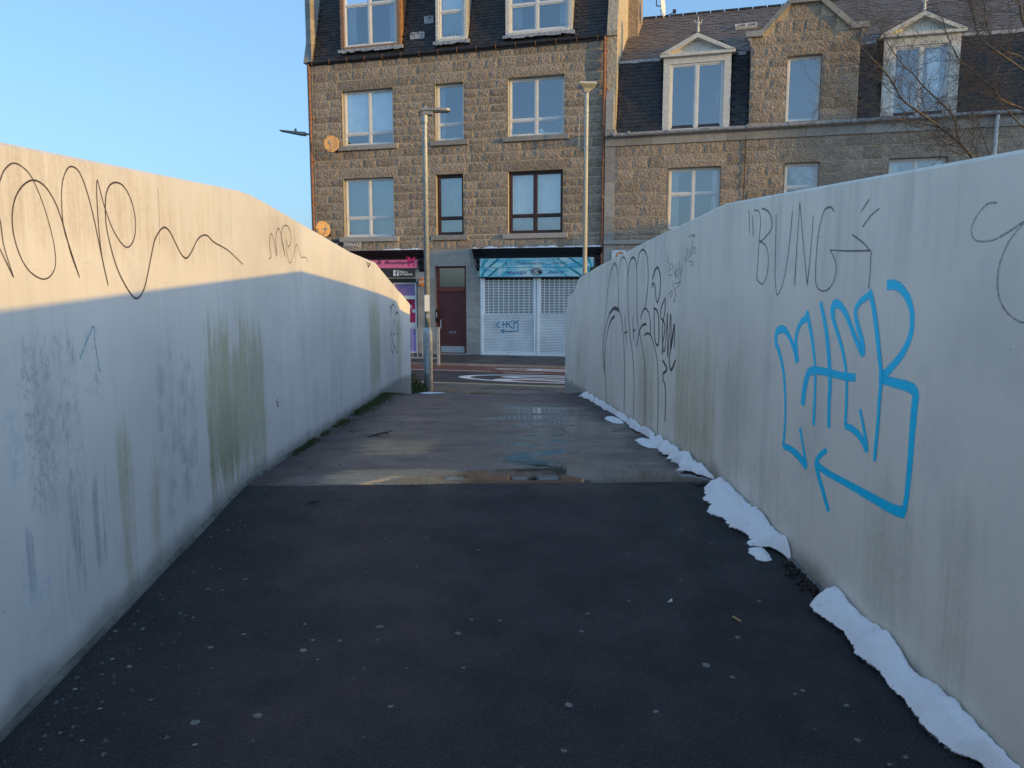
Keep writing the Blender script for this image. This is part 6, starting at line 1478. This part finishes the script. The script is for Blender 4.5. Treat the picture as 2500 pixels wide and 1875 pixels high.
# ------------------------------------------------------------------ bare tree behind the right wall
def tree():
    yp = 12.6
    def at(x, y, dy=0.0):
        px, py = zoomV(x, y); r_ = ray(px, py); return r_ * ((yp + dy) / r_.y)
    trunk_top = at(2450, 1150); foot = Vector((trunk_top.x + .15, trunk_top.y + .1, ZG))
    e = empty('bare_tree', foot, 0, 'leafless tree with fine brown twigs behind the right wall, before a white dormer', 'tree'); off = tuple(foot)
    MB().tube([tuple(foot + Vector((0, 0, -.2))), tuple(foot + Vector((.02, 0, .8))), tuple(foot.lerp(trunk_top, .55)), tuple(trunk_top)], [.19, .15, .13, .10], 12).build('trunk', M['bark'], e, smooth=True, off=off)
    limbs = [([(2350, 2500), (1950, 1900), (1660, 1500), (1540, 1370), (1380, 1240), (1200, 1110), (1000, 960), (920, 820), (820, 680), (700, 560), (610, 460), (560, 330)], .050, .010, -.3),
             ([(1540, 1370), (1500, 1150), (1420, 1040), (1200, 830), (1110, 720), (1000, 620), (860, 420), (800, 300), (730, 160)], .030, .007, .1),
             ([(1000, 960), (900, 900), (780, 780), (620, 660), (560, 600)], .014, .005, .2), ([(1380, 1240), (1150, 1180), (960, 1150), (780, 1120), (560, 1080), (420, 1000), (300, 900)], .015, .004, -.2),
             ([(1200, 830), (1140, 900), (1150, 1000), (1170, 1090)], .012, .006, .0), ([(2450, 1200), (2172, 1060), (1950, 960), (1870, 850), (1700, 700), (1560, 590), (1480, 450), (1420, 300), (1380, 150)], .045, .008, .3),
             ([(2460, 900), (2172, 680), (1960, 530), (1750, 370), (1680, 150), (1640, 0), (1620, -150)], .035, .009, -.2), ([(2460, 1000), (2172, 580), (2000, 500), (1890, 400), (1800, 200), (1790, 60), (1720, -100)], .030, .008, .25),
             ([(2450, 1300), (2200, 1250), (2000, 1050), (1900, 960), (1720, 880), (1640, 760)], .026, .006, .0), ([(2460, 700), (2200, 300), (2130, 50), (2080, -150)], .040, .014, .2), ([(1660, 1500), (1680, 1350), (1690, 1200), (1660, 1100)], .012, .004, .1),
             ([(1870, 850), (1650, 880), (1560, 950)], .012, .004, .2), ([(1950, 1900), (1830, 1480), (1760, 1280), (1700, 1120), (1640, 1040)], .020, .006, .3), ([(2460, 600), (2300, 200), (2000, -50), (1900, -200)], .02, .008, -.1)]
    br = MB(); tw = MB(); cnt = 0
    def grow(p, d, L, r_, depth):
        nonlocal cnt
        cnt += 1
        pts = [p]; n = 3 if depth else 2; dd = d.copy()
        for i in range(n):
            dd = (dd + Vector((random.gauss(0, .16), random.gauss(0, .16), random.gauss(.05, .14)))).normalized(); pts.append(pts[-1] + dd * (L / n))
        tw.tube([tuple(q) for q in pts], [r_] + [r_ * (1 - .75 * (i + 1) / n) for i in range(n)], 4, cap=False)
        if depth > 0:
            for i in range(1, n + 1):
                for q in range(random.choice((1, 1, 2))):
                    nd = (dd + Vector((random.gauss(0, .75), random.gauss(0, .55), random.gauss(.05, .65)))).normalized(); grow(pts[i], nd, L * random.uniform(.45, .8), r_ * .62, depth - 1)
    for pts, r0, r1, dy in limbs:
        P = [at(x, y, dy + .12 * math.sin(i * 1.9)) for i, (x, y) in enumerate(pts)]; P = [Vector(v) for v in catmull([tuple(v) for v in P], 5)]; n = len(P)
        br.tube([tuple(v) for v in P], [.62 * (r0 + (r1 - r0) * (i / (n - 1)) ** .8) for i in range(n)], 8)
        for i in range(6, n):
            pp = (i / n)
            if P[i].z < .4: continue
            for _ in range(random.choice((1, 1, 2, 2))):
                t = (P[i] - P[i - 1]).normalized(); nd = (t * .8 + Vector((random.gauss(0, .7), random.gauss(0, .4), random.gauss(.1, .7)))).normalized(); grow(P[i], nd, random.uniform(.2, .7), max(.0032, (r0 + (r1 - r0) * pp) * .2), 2)
    br.build('branches', M['bark'], e, smooth=True, off=off); tw.build('twigs', M['bark'], e, off=off, recalc=False); print('twigs', cnt)
tree()

# evergreen shrub peeping over the right wall
sc_ = Vector((2.0, 12.75, ZG)); e = empty('evergreen_shrub', sc_, 0, 'dark evergreen shrub peeping over the far end of the right wall', 'shrub')
mb = MB(); st_ = MB()
for i in range(26):
    a = random.uniform(0, 6.28); l = random.uniform(.35, .55); st_.tube([(0, 0, 0), (.15 * math.cos(a), .15 * math.sin(a), 1.1), (max(-.2, l * math.cos(a)), l * math.sin(a), random.uniform(1.5, 2.3))], [.015, .01, .004], 5)
for i in range(5200):
    a = random.uniform(0, 6.28); h = random.uniform(.3, 2.42); rr = .62 * math.sin(min(1, (2.55 - h) / 1.1) * 1.5) * (.55 + .45 * random.random()) * (1 + .3 * noise.noise(Vector((math.cos(a) * 2, math.sin(a) * 2, h * 2))))
    c = Vector((max(-.27 if sc_.y + rr * math.sin(a) < 13.0 and h < 1.9 else -.42, rr * math.cos(a)), rr * math.sin(a), h)); l = random.uniform(.03, .06); d = Vector((random.gauss(0, 1), random.gauss(0, 1), random.gauss(.5, .7))).normalized(); sdv = d.cross(Vector((random.random(), random.random(), random.random()))).normalized() * l * .28
    q = len(mb.v); mb.v += [tuple(c), tuple(c + d * l * .5 + sdv), tuple(c + d * l), tuple(c + d * l * .5 - sdv)]; mb.f.append((q, q + 1, q + 2, q + 3))
mb.build('foliage', M['leafgreen'], e, off=(0, 0, 0), recalc=False); st_.build('stems', M['bark'], e, off=(0, 0, 0))

# ------------------------------------------------------------------ unseen houses to the right, put in and sized to shade the street front
def house(cx_, cy_, w_, d_, h_, rz, roof_h, label, name='shadow_house'):
    e = empty(name, (cx_, cy_, ZG), rz, label, 'building'); e['off'] = (0., 0., 0.)
    MB().box(-w_ / 2, w_ / 2, -d_ / 2, d_ / 2, -.1, h_).build('wall', M['ashlar'], e)
    MB().prism([(-w_ / 2 - .1, h_), (w_ / 2 + .1, h_), (w_ / 2 + .1, h_ + .1), (0, h_ + roof_h), (-w_ / 2 - .1, h_ + .1)], -d_ / 2 - .1, d_ / 2 + .1).build('roof', M['slate'], e)
    return e
CAST = True
if CAST:
    hz = Vector((to_sun.x, to_sun.y, 0)).normalized(); tz = to_sun.z / math.hypot(to_sun.x, to_sun.y)
    perp = Vector((hz.y, -hz.x, 0))                    # to the viewer's side as seen from the sun line
    if perp.y < 0: perp = -perp
    def caster(pxy, t, up, wid, dep, label, rh=0.0, nm='shadow_house'):
        s, z = fac(*zoomB(*pxy)); P = FW(s, 0, z); c = P + hz * t; hgt = (c.z + t * tz) - ZG if up is None else up
        ctr = c + hz * dep / 2 + perp * wid / 2; print('caster', label, ctr, hgt)
        return house(ctr.x, ctr.y, wid, dep, hgt, math.atan2(perp.y, perp.x), rh, label, nm)
    A_ = caster((1010, 620), 36, None, 2.6, 9, 'plain unseen house to the right, sized to shade the right tenement', .0)
    B_ = caster((1225, 365), 46, None, 2.6, 9, 'taller unseen house to the right, sized to shade the wallhead gable', .0)
    def low(pc, pr, t, label, nm):
        s0_, z0_ = fac(*zoomC(*pc)); P = FW(s0_, 0, z0_); q0 = P + hz * t; s1_, z1_ = fac(*zoomC(*pr)); q1 = FW(s1_, 0, z1_) + hz * t
        wid = (q1 - q0).dot(perp); hgt = q0.z + t * tz - ZG; ctr = q0 + hz * 4 + perp * wid / 2; return house(ctr.x, ctr.y, wid, 8, hgt, math.atan2(perp.y, perp.x), 0, label, nm)
    low((870, 262), (2700, 262), 36, 'low unseen outbuilding to the right of the ramp, out of view', 'blocker')
print('objects', len(bpy.data.objects))
